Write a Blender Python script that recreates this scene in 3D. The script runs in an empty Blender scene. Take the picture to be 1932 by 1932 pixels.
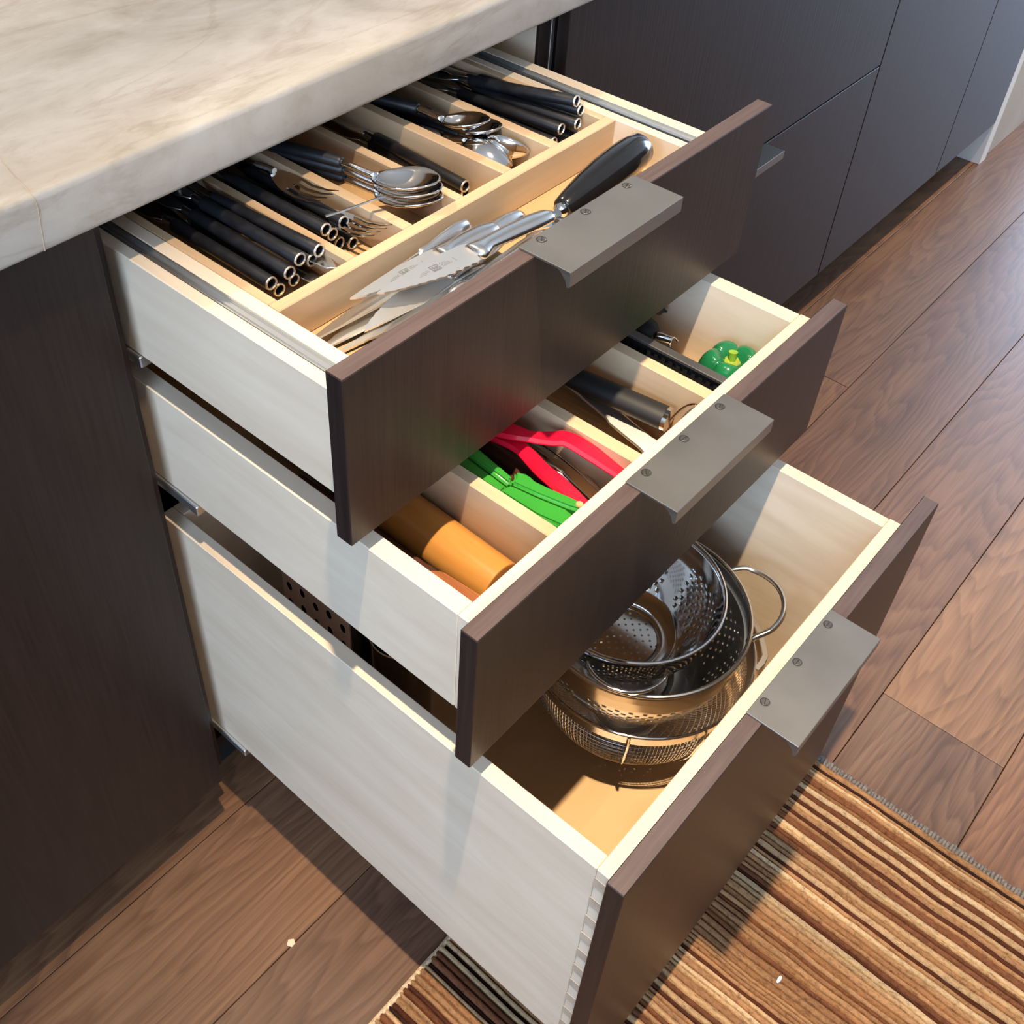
import bpy, bmesh, math, random
from mathutils import Vector, Matrix, Quaternion, noise
random.seed(7)
S = bpy.context.scene
COL = S.collection
PI = math.pi

# ------------------------------------------------------------------ camera
cam = bpy.data.cameras.new('camera'); co = bpy.data.objects.new('camera', cam); COL.objects.link(co)
def _cam():
    y, t, r = -0.8685, -0.754, 0.0385
    F = Vector((-math.sin(y)*math.cos(t), math.cos(y)*math.cos(t), math.sin(t)))
    R = F.cross(Vector((0, 0, 1))).normalized(); U = R.cross(F)
    R2 = R*math.cos(r)+U*math.sin(r); U2 = -R*math.sin(r)+U*math.cos(r)
    m = Matrix((R2, U2, -F)).transposed().to_4x4(); m.translation = (-0.3358, -0.6489, 1.2933)
    return m
co.matrix_world = _cam()
cam.sensor_width = 36; cam.sensor_fit = 'HORIZONTAL'; cam.lens = 2068.31/1932*36
cam.shift_x = 0.04962; cam.shift_y = -0.06865; cam.clip_start = 0.02
S.camera = co
# ------------------------------------------------------------------ world, lights, exposure
W_ = bpy.data.worlds.new('world'); S.world = W_; W_.use_nodes = True
bg = W_.node_tree.nodes['Background']; bg.inputs[0].default_value = (0.62, 0.8, 1.0, 1); bg.inputs[1].default_value = 1.0
S.view_settings.view_transform = 'Standard'; S.view_settings.look = 'None'
S.view_settings.exposure = 0.0; S.view_settings.gamma = 1.0; S.view_settings.use_curve_mapping = False
def spot(loc, power, col, ang=95, blend=.6, rad=.03, aim=(0, 0, -1)):
    l = bpy.data.lights.new('downlight', 'SPOT'); l.energy = power; l.color = col; l.spot_size = math.radians(ang); l.spot_blend = blend
    l.shadow_soft_size = rad
    o = bpy.data.objects.new('downlight', l); COL.objects.link(o); o.location = loc
    o.rotation_euler = Vector(aim).to_track_quat('-Z', 'Y').to_euler(); return o
WARM = (1.0, 0.80, 0.56)
spot((-.14, -.55, 2.6), 450, WARM, ang=57, blend=1.0, rad=.022, aim=(.20, -.11, -1))
spot((2.1, -.50, 2.6), 300, WARM, ang=62, blend=1.0)
spot((4.3, -.50, 2.6), 300, WARM, ang=62, blend=1.0)
spot((.15, 1.45, 2.6), 215, WARM, ang=75, blend=1.0, rad=.03, aim=(-.10, -.42, -1))
def area(loc, sx, sy, power, col, aim):
    l = bpy.data.lights.new('window_light', 'AREA'); l.shape = 'RECTANGLE'; l.size = sx; l.size_y = sy; l.energy = power; l.color = col
    o = bpy.data.objects.new('window_light', l); COL.objects.link(o); o.location = loc
    o.rotation_euler = Vector(aim).to_track_quat('-Z', 'Y').to_euler(); return o
DAY = (0.52, 0.71, 1.0)
area((-2.95, -1.3, 1.75), 1.9, 1.7, 128, DAY, (1, 0, 0))
area((6.95, -.15, 1.35), 3.5, 2.6, 430, DAY, (-1, 0, 0))
S.cycles.max_bounces = 8; S.cycles.diffuse_bounces = 4; S.cycles.glossy_bounces = 4; S.cycles.transparent_max_bounces = 6
S.cycles.caustics_reflective = False; S.cycles.caustics_refractive = False
S.cycles.sample_clamp_indirect = 4.0

# ------------------------------------------------------------------ materials
def nmat(name):
    m = bpy.data.materials.new(name); m.use_nodes = True
    nt = m.node_tree; b = nt.nodes['Principled BSDF']
    return m, nt, b
def N(nt, t, **k):
    n = nt.nodes.new(t)
    for a, v in k.items():
        if a.startswith('i_'): n.inputs[int(a[2:])].default_value = v
        else: setattr(n, a, v)
    return n
def ramp(nt, stops, interp='LINEAR'):
    n = nt.nodes.new('ShaderNodeValToRGB'); e = n.color_ramp.elements; n.color_ramp.interpolation = interp
    while len(e) < len(stops): e.new(.5)
    for q, (p, c) in zip(e, stops): q.position = p; q.color = (*c, 1)
    return n
def srgb(*c):
    return tuple(((x/255)/12.92 if x/255 <= .04045 else ((x/255+.055)/1.055)**2.4) for x in c)
def plain(name, c, rough=.5, metal=0., noise_amt=0., spec=.5, nscale=60, coat=0):
    m, nt, b = nmat(name)
    b.inputs['Base Color'].default_value = (*c, 1); b.inputs['Roughness'].default_value = rough; b.inputs['Metallic'].default_value = metal
    b.inputs['Specular IOR Level'].default_value = spec
    if coat: b.inputs['Coat Weight'].default_value = coat
    if noise_amt:
        tc = N(nt, 'ShaderNodeTexCoord'); n = N(nt, 'ShaderNodeTexNoise'); n.inputs['Scale'].default_value = nscale; n.inputs['Detail'].default_value = 4
        nt.links.new(tc.outputs['Object'], n.inputs['Vector'])
        r = ramp(nt, [(.3, tuple(x*(1-noise_amt) for x in c)), (.7, tuple(min(1, x*(1+noise_amt)) for x in c))])
        nt.links.new(n.outputs['Fac'], r.inputs['Fac']); nt.links.new(r.outputs['Color'], b.inputs['Base Color'])
        mr = N(nt, 'ShaderNodeMapRange'); mr.inputs['To Min'].default_value = rough*.85; mr.inputs['To Max'].default_value = min(1, rough*1.2)
        nt.links.new(n.outputs['Fac'], mr.inputs['Value']); nt.links.new(mr.outputs['Result'], b.inputs['Roughness'])
    return m
def wood(name, c1, c2, grain='x', fine=90, along=6, rough=.45, bump=.05, figure=.35, c3=None, spec=.4):
    """grain runs along axis; fine = frequency across, along = frequency along"""
    m, nt, b = nmat(name); L = nt.links
    tc = N(nt, 'ShaderNodeTexCoord'); oi = N(nt, 'ShaderNodeObjectInfo')
    ad = N(nt, 'ShaderNodeVectorMath', operation='MULTIPLY_ADD'); ad.inputs[1].default_value = (3, 5, 7)
    cb = N(nt, 'ShaderNodeCombineXYZ')
    for i in range(3): L.new(oi.outputs['Random'], cb.inputs[i])
    L.new(cb.outputs[0], ad.inputs[0]); L.new(tc.outputs['Object'], ad.inputs[2])
    def noise_(a, f, det, dist=0):
        mp = N(nt, 'ShaderNodeMapping'); mp.inputs['Scale'].default_value = [a if g == grain else f for g in 'xyz']
        L.new(ad.outputs[0], mp.inputs['Vector'])
        n = N(nt, 'ShaderNodeTexNoise'); n.inputs['Scale'].default_value = 1; n.inputs['Detail'].default_value = det; n.inputs['Distortion'].default_value = dist
        n.inputs['Roughness'].default_value = .6
        L.new(mp.outputs[0], n.inputs['Vector']); return n
    n1 = noise_(along, fine, 5, .3); n2 = noise_(along*.6, fine*.13, 3, 1.4)
    mx = N(nt, 'ShaderNodeMix', data_type='FLOAT'); mx.inputs[0].default_value = figure
    L.new(n1.outputs['Fac'], mx.inputs[2]); L.new(n2.outputs['Fac'], mx.inputs[3])
    st = [(.33, c1), (.62, c2)] if c3 is None else [(.3, c1), (.5, c2), (.66, c3)]
    r = ramp(nt, st); L.new(mx.outputs[0], r.inputs['Fac']); L.new(r.outputs['Color'], b.inputs['Base Color'])
    b.inputs['Roughness'].default_value = rough; b.inputs['Specular IOR Level'].default_value = spec
    if bump:
        bp = N(nt, 'ShaderNodeBump'); bp.inputs['Strength'].default_value = bump; bp.inputs['Distance'].default_value = .002
        L.new(n1.outputs['Fac'], bp.inputs['Height']); L.new(bp.outputs[0], b.inputs['Normal'])
    return m
MA1, MA2 = (.605, .485, .355), (.71, .595, .455)
M = {}
M['maple_x'] = wood('maple_x', MA1, MA2, 'x', 70, 5, .36, .015, .55)
M['maple_y'] = wood('maple_y', MA1, MA2, 'y', 70, 5, .36, .015, .55)
M['maple_z'] = wood('maple_z', MA1, MA2, 'z', 70, 5, .36, .015, .55)
M['warm_y'] = wood('warm_maple_y', (.47, .31, .175), (.60, .43, .27), 'y', 60, 5, .4, .02, .5)
M['warm_x'] = wood('warm_maple_x', (.47, .31, .175), (.60, .43, .27), 'x', 60, 5, .4, .02, .5)
M['maple_floor'] = wood('maple_floor', (.54, .34, .165), (.66, .44, .23), 'x', 30, 5, .4, .01, .55)
M['endgrain'] = plain('endgrain', (.46, .355, .26), .6, noise_amt=.15)
M['esp'] = wood('espresso_wood', (.0130, .0080, .0070), (.0245, .0152, .0128), 'z', 260, 9, .40, .10, .25, spec=.35)
M['esp_lit_edge'] = wood('espresso_lit_edge', (.058, .0385, .036), (.086, .059, .055), 'x', 300, 14, .5, .12, .3, spec=.4)  # same espresso wood, lightened: downlight on the top edges put into the colour
M['black'] = plain('toe_kick_black', (.012, .012, .013), .6)
M['steel'] = plain('brushed_steel', (.74, .73, .71), .2, 1., 0)
M['polish'] = plain('polished_steel', (.80, .79, .77), .08, 1., 0)
M['satin'] = plain('satin_steel', (.80, .80, .79), .25, 1., 0)
M['bronze'] = plain('handle_metal', (.27, .255, .235), .40, .9, .07, nscale=14)
M['bronze_edge'] = plain('screw_metal', (.20, .18, .16), .35, .9, .15, nscale=200)
M['slot'] = plain('slot_dark', (.01, .01, .01), .6)
M['rail'] = plain('zinc_rail', (.74, .76, .77), .36, 1., 0)
M['blade'] = plain('blade_steel', (.82, .82, .81), .40, 1., 0)
M['grater'] = plain('grater_reflect_tint', (.80, .62, .52), .5, .2, 0)  # steel with the pink reflection of lit wood painted into its base colour
M['pipe'] = plain('black_iron_pipe', (.011, .011, .013), .42, .1, .35, nscale=110)
M['rimm'] = plain('cut_pipe_rim', (.80, .74, .66), .38, .9, .3, nscale=900)
M['plastic_black'] = plain('black_plastic', (.008, .008, .009), .16, 0, .1, coat=.4)
M['rubber'] = plain('black_rubber', (.012, .012, .013), .55)
M['red'] = plain('red_silicone', (.66, .006, .030), .24, 0, .04, coat=.3)
M['green'] = plain('green_plastic', (.036, .27, .032), .2, 0, .04, coat=.4)
M['pepper'] = plain('pepper_green', (.012, .165, .060), .14, 0, .25, nscale=25, coat=.5)
M['stem'] = plain('pepper_stem', (.20, .36, .03), .35, 0, .25, nscale=60)
M['calyx'] = plain('pepper_hollow', (.26, .34, .035), .35, 0, .3, nscale=90)
M['amber'] = wood('amber_wood', (.40, .165, .035), (.54, .25, .058), 'y', 60, 6, .3, .02, .4)
M['ambend'] = wood('amber_end', (.20, .08, .025), (.30, .13, .04), 'x', 90, 60, .45, .02, .4)
M['redwood'] = wood('reddish_wood', (.22, .07, .025), (.38, .14, .05), 'y', 200, 8, .45, .05, .3)
M['dkwood'] = wood('dark_brown_wood', (.035, .012, .008), (.075, .026, .016), 'y', 150, 8, .4, .05, .3)
M['palewood'] = wood('pale_utensil_wood', (.52, .30, .12), (.66, .42, .2), 'y', 120, 8, .5, .05, .3)
M['white'] = plain('white_paint', (.80, .79, .76), .5)
M['ceil'] = plain('ceiling_paint', (.78, .76, .72), .8)
M['wallp'] = plain('wall_paint', (.62, .58, .52), .7, noise_amt=.04, nscale=5)
M['beige'] = plain('beige_wall', (.47, .42, .36), .7, noise_amt=.08, nscale=8)
M['engrave'] = plain('engraving', (.16, .17, .18), .5, .3)
M['crumb'] = plain('crumb', (.75, .55, .35), .8)
M['hole'] = plain('deep_hole', (.01, .009, .008), .7)

def stone():
    m, nt, b = nmat('quartzite'); L = nt.links
    tc = N(nt, 'ShaderNodeTexCoord')
    def nz(sc, det, dist, rot=(0, 0, .5), s3=(1, 1, 1), rg=.6):
        mp = N(nt, 'ShaderNodeMapping'); mp.inputs['Rotation'].default_value = rot; mp.inputs['Scale'].default_value = s3
        L.new(tc.outputs['Object'], mp.inputs['Vector'])
        n = N(nt, 'ShaderNodeTexNoise'); n.inputs['Scale'].default_value = sc; n.inputs['Detail'].default_value = det; n.inputs['Distortion'].default_value = dist
        n.inputs['Roughness'].default_value = rg
        L.new(mp.outputs[0], n.inputs['Vector']); return n
    big = nz(5.5, 8, 1.1, (0, 0, -.35), (1, 2.3, 1.5)); fine = nz(34, 9, .5, (0, 0, -.4), (1, 2.2, 1), .72); vein = nz(2.6, 6, 1.2, (0, 0, -.5), (.6, 2.6, 2))
    r1 = ramp(nt, [(.30, (.36, .315, .26)), (.46, (.46, .415, .36)), (.60, (.53, .49, .435))]); L.new(big.outputs['Fac'], r1.inputs['Fac'])
    r2 = ramp(nt, [(.28, (.80, .76, .70)), (.48, (.97, .96, .94)), (.68, (1.0, 1.0, 1.0))]); L.new(fine.outputs['Fac'], r2.inputs['Fac'])
    mul = N(nt, 'ShaderNodeMix', data_type='RGBA', blend_type='MULTIPLY'); mul.inputs[0].default_value = .75
    L.new(r1.outputs['Color'], mul.inputs[6]); L.new(r2.outputs['Color'], mul.inputs[7])
    r3 = ramp(nt, [(.478, (1, 1, 1)), (.5, (.70, .60, .50)), (.522, (1, 1, 1))]); L.new(vein.outputs['Fac'], r3.inputs['Fac'])
    mu2 = N(nt, 'ShaderNodeMix', data_type='RGBA', blend_type='MULTIPLY'); mu2.inputs[0].default_value = .35
    L.new(mul.outputs[2], mu2.inputs[6]); L.new(r3.outputs['Color'], mu2.inputs[7])
    L.new(mu2.outputs[2], b.inputs['Base Color']); b.inputs['Roughness'].default_value = .34; b.inputs['Specular IOR Level'].default_value = .4
    return m
M['stone'] = stone()

def floor_mat():
    m, nt, b = nmat('oak_plank'); L = nt.links
    tc = N(nt, 'ShaderNodeTexCoord'); oi = N(nt, 'ShaderNodeObjectInfo')
    sep = N(nt, 'ShaderNodeSeparateXYZ'); L.new(tc.outputs['Object'], sep.inputs[0])
    def math_(op, a, b_=None, c=None):
        n = N(nt, 'ShaderNodeMath', operation=op)
        for i, v in enumerate((a, b_, c)):
            if v is None: continue
            if isinstance(v, (int, float)): n.inputs[i].default_value = v
            else: L.new(v, n.inputs[i])
        return n.outputs[0]
    rnd = oi.outputs['Random']
    off = math_('MULTIPLY', rnd, 37.0)
    # noise domain
    cb = N(nt, 'ShaderNodeCombineXYZ'); L.new(math_('ADD', math_('MULTIPLY', sep.outputs[0], 1.6), off), cb.inputs[0]); L.new(math_('MULTIPLY', sep.outputs[1], 9.), cb.inputs[1]); L.new(off, cb.inputs[2])
    nd = N(nt, 'ShaderNodeTexNoise'); nd.inputs['Scale'].default_value = 1.5; nd.inputs['Detail'].default_value = 3; L.new(cb.outputs[0], nd.inputs['Vector'])
    # rings of a virtual log: y0 differs per plank
    y0 = math_('MULTIPLY', math_('SUBTRACT', rnd, .5), .16)
    dy = math_('SUBTRACT', sep.outputs[1], y0)
    xx = math_('MULTIPLY', sep.outputs[0], .11)
    rr = math_('SQRT', math_('ADD', math_('MULTIPLY', dy, dy), math_('ADD', math_('MULTIPLY', xx, xx), .0008)))
    rr = math_('ADD', rr, math_('MULTIPLY', nd.outputs['Fac'], .085))
    rings = math_('FRACT', math_('MULTIPLY', rr, 95.))
    ringr = ramp(nt, [(0., (0, 0, 0)), (.55, (.75, .75, .75)), (.85, (1, 1, 1)), (1., (0, 0, 0))]); L.new(rings, ringr.inputs['Fac'])
    cb2 = N(nt, 'ShaderNodeCombineXYZ'); L.new(math_('ADD', math_('MULTIPLY', sep.outputs[0], 7.), off), cb2.inputs[0]); L.new(math_('MULTIPLY', sep.outputs[1], 260.), cb2.inputs[1]); L.new(off, cb2.inputs[2])
    nf = N(nt, 'ShaderNodeTexNoise'); nf.inputs['Scale'].default_value = 1.; nf.inputs['Detail'].default_value = 4; L.new(cb2.outputs[0], nf.inputs['Vector'])
    mix = math_('ADD', math_('MULTIPLY', ringr.outputs['Color'], .15), math_('ADD', math_('MULTIPLY', nf.outputs['Fac'], .42), math_('MULTIPLY', nd.outputs['Fac'], .48)))
    r = ramp(nt, [(.34, (.082, .042, .025)), (.53, (.142, .074, .042)), (.74, (.205, .112, .063))]); L.new(mix, r.inputs['Fac'])
    hs = N(nt, 'ShaderNodeHueSaturation'); L.new(r.outputs['Color'], hs.inputs['Color'])
    L.new(math_('ADD', math_('MULTIPLY', math_('FRACT', math_('MULTIPLY', rnd, 13.7)), .45), .80), hs.inputs['Value'])
    L.new(math_('ADD', math_('MULTIPLY', math_('FRACT', math_('MULTIPLY', rnd, 7.3)), .25), .85), hs.inputs['Saturation'])
    tn = N(nt, 'ShaderNodeMix', data_type='RGBA', blend_type='MULTIPLY'); tn.inputs[0].default_value = 1.0
    L.new(hs.outputs['Color'], tn.inputs[6]); L.new(oi.outputs['Color'], tn.inputs[7]); L.new(tn.outputs[2], b.inputs['Base Color'])
    b.inputs['Roughness'].default_value = .36; b.inputs['Specular IOR Level'].default_value = .5
    bp = N(nt, 'ShaderNodeBump'); bp.inputs['Strength'].default_value = .08; bp.inputs['Distance'].default_value = .001
    L.new(mix, bp.inputs['Height']); L.new(bp.outputs[0], b.inputs['Normal'])
    return m
M['floor'] = floor_mat()

def rug_mat():
    m, nt, b = nmat('rug_yarn'); L = nt.links
    at = N(nt, 'ShaderNodeAttribute', attribute_name='stripe'); tc = N(nt, 'ShaderNodeTexCoord')
    mp = N(nt, 'ShaderNodeMapping'); mp.inputs['Scale'].default_value = (420, 170, 60); L.new(tc.outputs['Object'], mp.inputs['Vector'])
    n = N(nt, 'ShaderNodeTexNoise'); n.inputs['Scale'].default_value = 1; n.inputs['Detail'].default_value = 6; n.inputs['Roughness'].default_value = .75
    L.new(mp.outputs[0], n.inputs['Vector'])
    r = ramp(nt, [(.30, (.30, .24, .20)), (.47, (1, 1, 1)), (.68, (1.5, 1.45, 1.38))]); L.new(n.outputs['Fac'], r.inputs['Fac'])
    mu = N(nt, 'ShaderNodeMix', data_type='RGBA', blend_type='MULTIPLY'); mu.inputs[0].default_value = .9
    L.new(at.outputs['Color'], mu.inputs[6]); L.new(r.outputs['Color'], mu.inputs[7]); L.new(mu.outputs[2], b.inputs['Base Color'])
    b.inputs['Roughness'].default_value = .95; b.inputs['Specular IOR Level'].default_value = .1
    bp = N(nt, 'ShaderNodeBump'); bp.inputs['Strength'].default_value = .7; bp.inputs['Distance'].default_value = .003
    L.new(n.outputs['Fac'], bp.inputs['Height']); L.new(bp.outputs[0], b.inputs['Normal'])
    return m
M['rug'] = rug_mat()
M['fringe'] = plain('fringe_yarn', (.15, .13, .115), .95, noise_amt=.4, nscale=300, spec=.1)
M['binding'] = plain('rug_binding', (.55, .40, .25), .95, noise_amt=.3, nscale=300, spec=.1)

# ------------------------------------------------------------------ mesh helpers
WM = {}                       # world matrices of empties / parents (location-only parents built in place)
def bm_new(): return bmesh.new()
def box(bm, x0, x1, y0, y1, z0, z1, bev=.0, seg=1, mi=0):
    r = bmesh.ops.create_cube(bm, size=1); vs = r['verts']
    sx, sy, sz = x1-x0, y1-y0, z1-z0
    for v in vs: v.co = Vector(((x0+x1)/2+v.co.x*sx, (y0+y1)/2+v.co.y*sy, (z0+z1)/2+v.co.z*sz))
    fs = list({f for v in vs for f in v.link_faces})
    for f in fs: f.material_index = mi
    if bev:
        es = list({e for v in vs for e in v.link_edges})
        bmesh.ops.bevel(bm, geom=es, offset=bev, segments=seg, affect='EDGES', profile=.5, clamp_overlap=True)
    return bm
def B(x0, x1, y0, y1, z0, z1, bev=.0006, seg=1):
    return box(bm_new(), x0, x1, y0, y1, z0, z1, bev, seg)
def tube(bm, pts, r, n=10, caps=True, flat=1.0):
    pts = [Vector(p) for p in pts]; rs = r if isinstance(r, (list, tuple)) else [r]*len(pts)
    rings = []; up = Vector((0, 0, 1))
    t0 = (pts[1]-pts[0]).normalized()
    if abs(t0.dot(up)) > .95: up = Vector((1, 0, 0))
    a = t0.cross(up).normalized(); 
    for i, p in enumerate(pts):
        t = (pts[min(i+1, len(pts)-1)]-pts[max(i-1, 0)]).normalized()
        a = (a-t*a.dot(t)).normalized(); b = t.cross(a)
        rings.append([bm.verts.new(p+(a*math.cos(k*2*PI/n)+b*math.sin(k*2*PI/n)*flat)*rs[i]) for k in range(n)])
    for i in range(len(rings)-1):
        for k in range(n): bm.faces.new((rings[i][k], rings[i][(k+1) % n], rings[i+1][(k+1) % n], rings[i+1][k]))
    if caps:
        bm.faces.new(list(reversed(rings[0]))); bm.faces.new(rings[-1])
    return bm
def lathe(bm, prof, n=48, c=(0, 0, 0), axis='z', close=False):
    rings = []
    for r, h in prof:
        ring = []
        for k in range(n):
            a = 2*PI*k/n; x, y = r*math.cos(a), r*math.sin(a)
            p = (x, y, h) if axis == 'z' else ((x, h, y) if axis == 'y' else (h, x, y))
            ring.append(bm.verts.new(Vector(c)+Vector(p)))
        rings.append(ring)
    m = len(rings)
    for i in range(m if close else m-1):
        A, Bq = rings[i], rings[(i+1) % m]
        for k in range(n): bm.faces.new((A[k], A[(k+1) % n], Bq[(k+1) % n], Bq[k]))
    return rings
def prism(bm, poly, z0, z1, bev=0, seg=1):
    vs = [bm.verts.new((p[0], p[1], z0)) for p in poly]
    f = bm.faces.new(vs); 
    r = bmesh.ops.extrude_face_region(bm, geom=[f]); ev = [v for v in r['geom'] if isinstance(v, bmesh.types.BMVert)]
    for v in ev: v.co.z += z1-z0
    bmesh.ops.recalc_face_normals(bm, faces=bm.faces)
    if bev: bmesh.ops.bevel(bm, geom=[e for e in bm.edges if e.calc_face_angle(0) > .5], offset=bev, segments=seg, affect='EDGES', clamp_overlap=True)
    return bm
def smooth_path(pts, n=8):
    P = [Vector(p) for p in pts]; P = [P[0]*2-P[1]]+P+[P[-1]*2-P[-2]]; out = []
    for i in range(1, len(P)-2):
        for k in range(n):
            t = k/n; a, b, c, d = P[i-1:i+3]
            out.append(.5*((2*b)+(c-a)*t+(2*a-5*b+4*c-d)*t*t+(3*b-a-3*c+d)*t**3))
    out.append(P[-2]); return out
def ribbon(bm, pts, w, th, up=(0, 0, 1)):
    """flat strip swept along pts; w = list of half widths; rounded-rectangle section"""
    P = [Vector(p) for p in pts]; rings = []
    for i, p in enumerate(P):
        t = (P[min(i+1, len(P)-1)]-P[max(i-1, 0)]).normalized(); s = t.cross(Vector(up)).normalized(); u = s.cross(t)
        h = w[i]; q = th/2; c = min(q*.8, h*.5)
        sec = [(-h, -q+c), (-h+c, -q), (h-c, -q), (h, -q+c), (h, q-c), (h-c, q), (-h+c, q), (-h, q-c)]
        rings.append([bm.verts.new(p+s*a+u*b) for a, b in sec])
    for i in range(len(rings)-1):
        for k in range(8): bm.faces.new((rings[i][k], rings[i][(k+1) % 8], rings[i+1][(k+1) % 8], rings[i+1][k]))
    bm.faces.new(list(reversed(rings[0]))); bm.faces.new(rings[-1])
    return bm
def obj(name, bm, mat, parent=None, smooth=False, world=True):
    """one mesh object; geometry is given in world space (world=True) or already in its parent's space"""
    bmesh.ops.recalc_face_normals(bm, faces=bm.faces)
    me = bpy.data.meshes.new(name); bm.to_mesh(me); bm.free()
    mats = mat if isinstance(mat, (list, tuple)) else [mat]
    for q in mats: me.materials.append(q)
    o = bpy.data.objects.new(name, me); COL.objects.link(o)
    if smooth:
        for p in me.polygons: p.use_smooth = True
        if smooth != 'all':
            me.set_sharp_from_angle(angle=math.radians(40))
    if parent is not None:
        o.parent = parent
        if world: me.transform(WM[parent.name].inverted()) if parent.name in WM else None
        WM[o.name] = WM.get(parent.name, Matrix.Identity(4)).copy()
    return o
def centre(o):
    """put the origin of a top-level mesh at its base"""
    me = o.data; xs = [v.co for v in me.vertices]
    c = Vector(((min(v.x for v in xs)+max(v.x for v in xs))/2, (min(v.y for v in xs)+max(v.y for v in xs))/2, min(v.z for v in xs)))
    me.transform(Matrix.Translation(-c)); o.location = c; WM[o.name] = Matrix.Translation(c); return o
def tag(o, label, cat, group=None):
    o['label'] = label; o['category'] = cat
    if group: o['group'] = group
    return o
def thing(name, label, cat, loc=(0, 0, 0), group=None):
    o = bpy.data.objects.new(name, None); COL.objects.link(o); o.location = loc; o.empty_display_size = .05
    WM[o.name] = Matrix.Translation(loc)
    return tag(o, label, cat, group)
def sub(name, parent, loc=None):
    o = bpy.data.objects.new(name, None); COL.objects.link(o); o.parent = parent; o.empty_display_size = .03
    w = WM[parent.name].copy()
    if loc is not None:
        o.location = Vector(loc)-w.translation; w = Matrix.Translation(loc)
    WM[o.name] = w; return o
def struct(name, bm, mat, parent=None, smooth=False):
    o = obj(name, bm, mat, parent, smooth)
    if parent is None: o['kind'] = 'structure'; centre(o)
    return o
def dup(root, label=None, group=None):
    r = root.copy(); COL.objects.link(r)
    if label: r['label'] = label
    if group: r['group'] = group
    for ch in list(root.children):
        c = ch.copy(); COL.objects.link(c); c.parent = r
        for g in list(ch.children):
            d = g.copy(); COL.objects.link(d); d.parent = c
    return r
def aim(o, p0, d, roll=0.):
    """local +Y along d, local Z as near up as possible; origin at p0"""
    d = Vector(d).normalized(); x = d.cross(Vector((0, 0, 1))).normalized(); z = x.cross(d)
    m = Matrix((x, d, z)).transposed()
    o.rotation_mode = 'QUATERNION'; o.rotation_quaternion = m.to_quaternion() @ Quaternion((0, 1, 0), roll); o.location = p0
    return o

# ------------------------------------------------------------------ the room
X0, X1, Y0, Y1, ZC = -3.0, 7.0, -3.4, 2.6, 2.68
fl = bpy.data.objects.new('floor', None); COL.objects.link(fl); fl['kind'] = 'structure'; WM['floor'] = Matrix.Identity(4)
obj('subfloor', B(X0, X1, Y0, Y1, -.05, -.021, 0), M['black'], fl)
rows = [.346+.176*0, .17, -.006, -.1815, -.3595, -.532, -.7055]
while rows[-1] > Y0: rows.append(rows[-1]-.176)
rows = [2.634, 2.458, 2.282, 2.106, 1.93, 1.754, 1.578, 1.402, 1.226, 1.05, .874, .698, .522]+rows
joints = {13: [1.1], 14: [], 15: [-1.0, 1.317, 2.9], 16: [-.9, 2.6], 17: [-1.4, 1.9], 18: [-.8, .740, 2.2]}
def plank(x0, x1, y0, y1, row=0):
    g = .0005
    bm = box(bm_new(), -(x1-x0)/2+g, (x1-x0)/2-g, -(y1-y0)/2+g, (y1-y0)/2-g, -.02, random.uniform(-.0004, 0), .0007)
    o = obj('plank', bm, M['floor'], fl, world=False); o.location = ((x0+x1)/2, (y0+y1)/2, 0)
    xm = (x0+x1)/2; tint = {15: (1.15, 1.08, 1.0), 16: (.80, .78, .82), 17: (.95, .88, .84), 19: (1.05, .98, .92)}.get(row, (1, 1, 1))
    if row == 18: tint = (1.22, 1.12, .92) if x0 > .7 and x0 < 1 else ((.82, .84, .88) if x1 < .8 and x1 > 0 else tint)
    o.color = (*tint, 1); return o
for i in range(len(rows)-1):
    ya, yb = rows[i+1], rows[i]
    js = joints.get(i)
    if js is None:
        js = []; x = X0+random.uniform(.6, 2.0)
        while x < X1-.5: js.append(x); x += random.uniform(1.6, 2.2)
    js = sorted(js); j2 = list(js)
    while j2[0] > X0+2.4 if j2 else False: j2.insert(0, j2[0]-1.9)
    if not j2: j2 = [-.7, 2.5]
    while j2[-1] < X1-2.4: j2.append(j2[-1]+1.95)
    xs = [X0]+[q for q in j2 if X0 < q < X1]+[X1]
    for a, b in zip(xs, xs[1:]): plank(a, b, ya, yb, i)

struct('ceiling', B(X0, X1, Y0, Y1+.1, ZC, ZC+.05, 0), M['ceil'])
struct('wall_back', B(X0, X1, Y1, Y1+.1, 0, ZC, 0), M['wallp'])
struct('wall_front', B(X0, X1, Y0-.1, Y0, 0, ZC, 0), M['wallp'])
def wall_window(side, xa, xb, ya, yb, za, zb, n):
    bm = bm_new()
    box(bm, xa, xb, Y0, ya, 0, ZC); box(bm, xa, xb, yb, Y1, 0, ZC); box(bm, xa, xb, ya, yb, 0, za); box(bm, xa, xb, ya, yb, zb, ZC)
    struct('wall_'+side, bm, M['wallp'])
    w = bpy.data.objects.new('window_%d' % n, None); COL.objects.link(w); w['kind'] = 'structure'; WM[w.name] = Matrix.Identity(4)
    bm = bm_new(); t = .05; xm = (xa+xb)/2
    box(bm, xm-.03, xm+.03, ya, ya+t, za, zb); box(bm, xm-.03, xm+.03, yb-t, yb, za, zb); box(bm, xm-.03, xm+.03, ya+t, yb-t, za, za+t); box(bm, xm-.03, xm+.03, ya+t, yb-t, zb-t, zb)
    obj('window_frame', bm, M['white'], w)
wall_window('left', X0-.12, X0-.02, -2.3, -.3, .85, 2.62, 1)
wall_window('right', X1+.02, X1+.12, -1.95, 1.65, .03, 2.66, 2)
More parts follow.
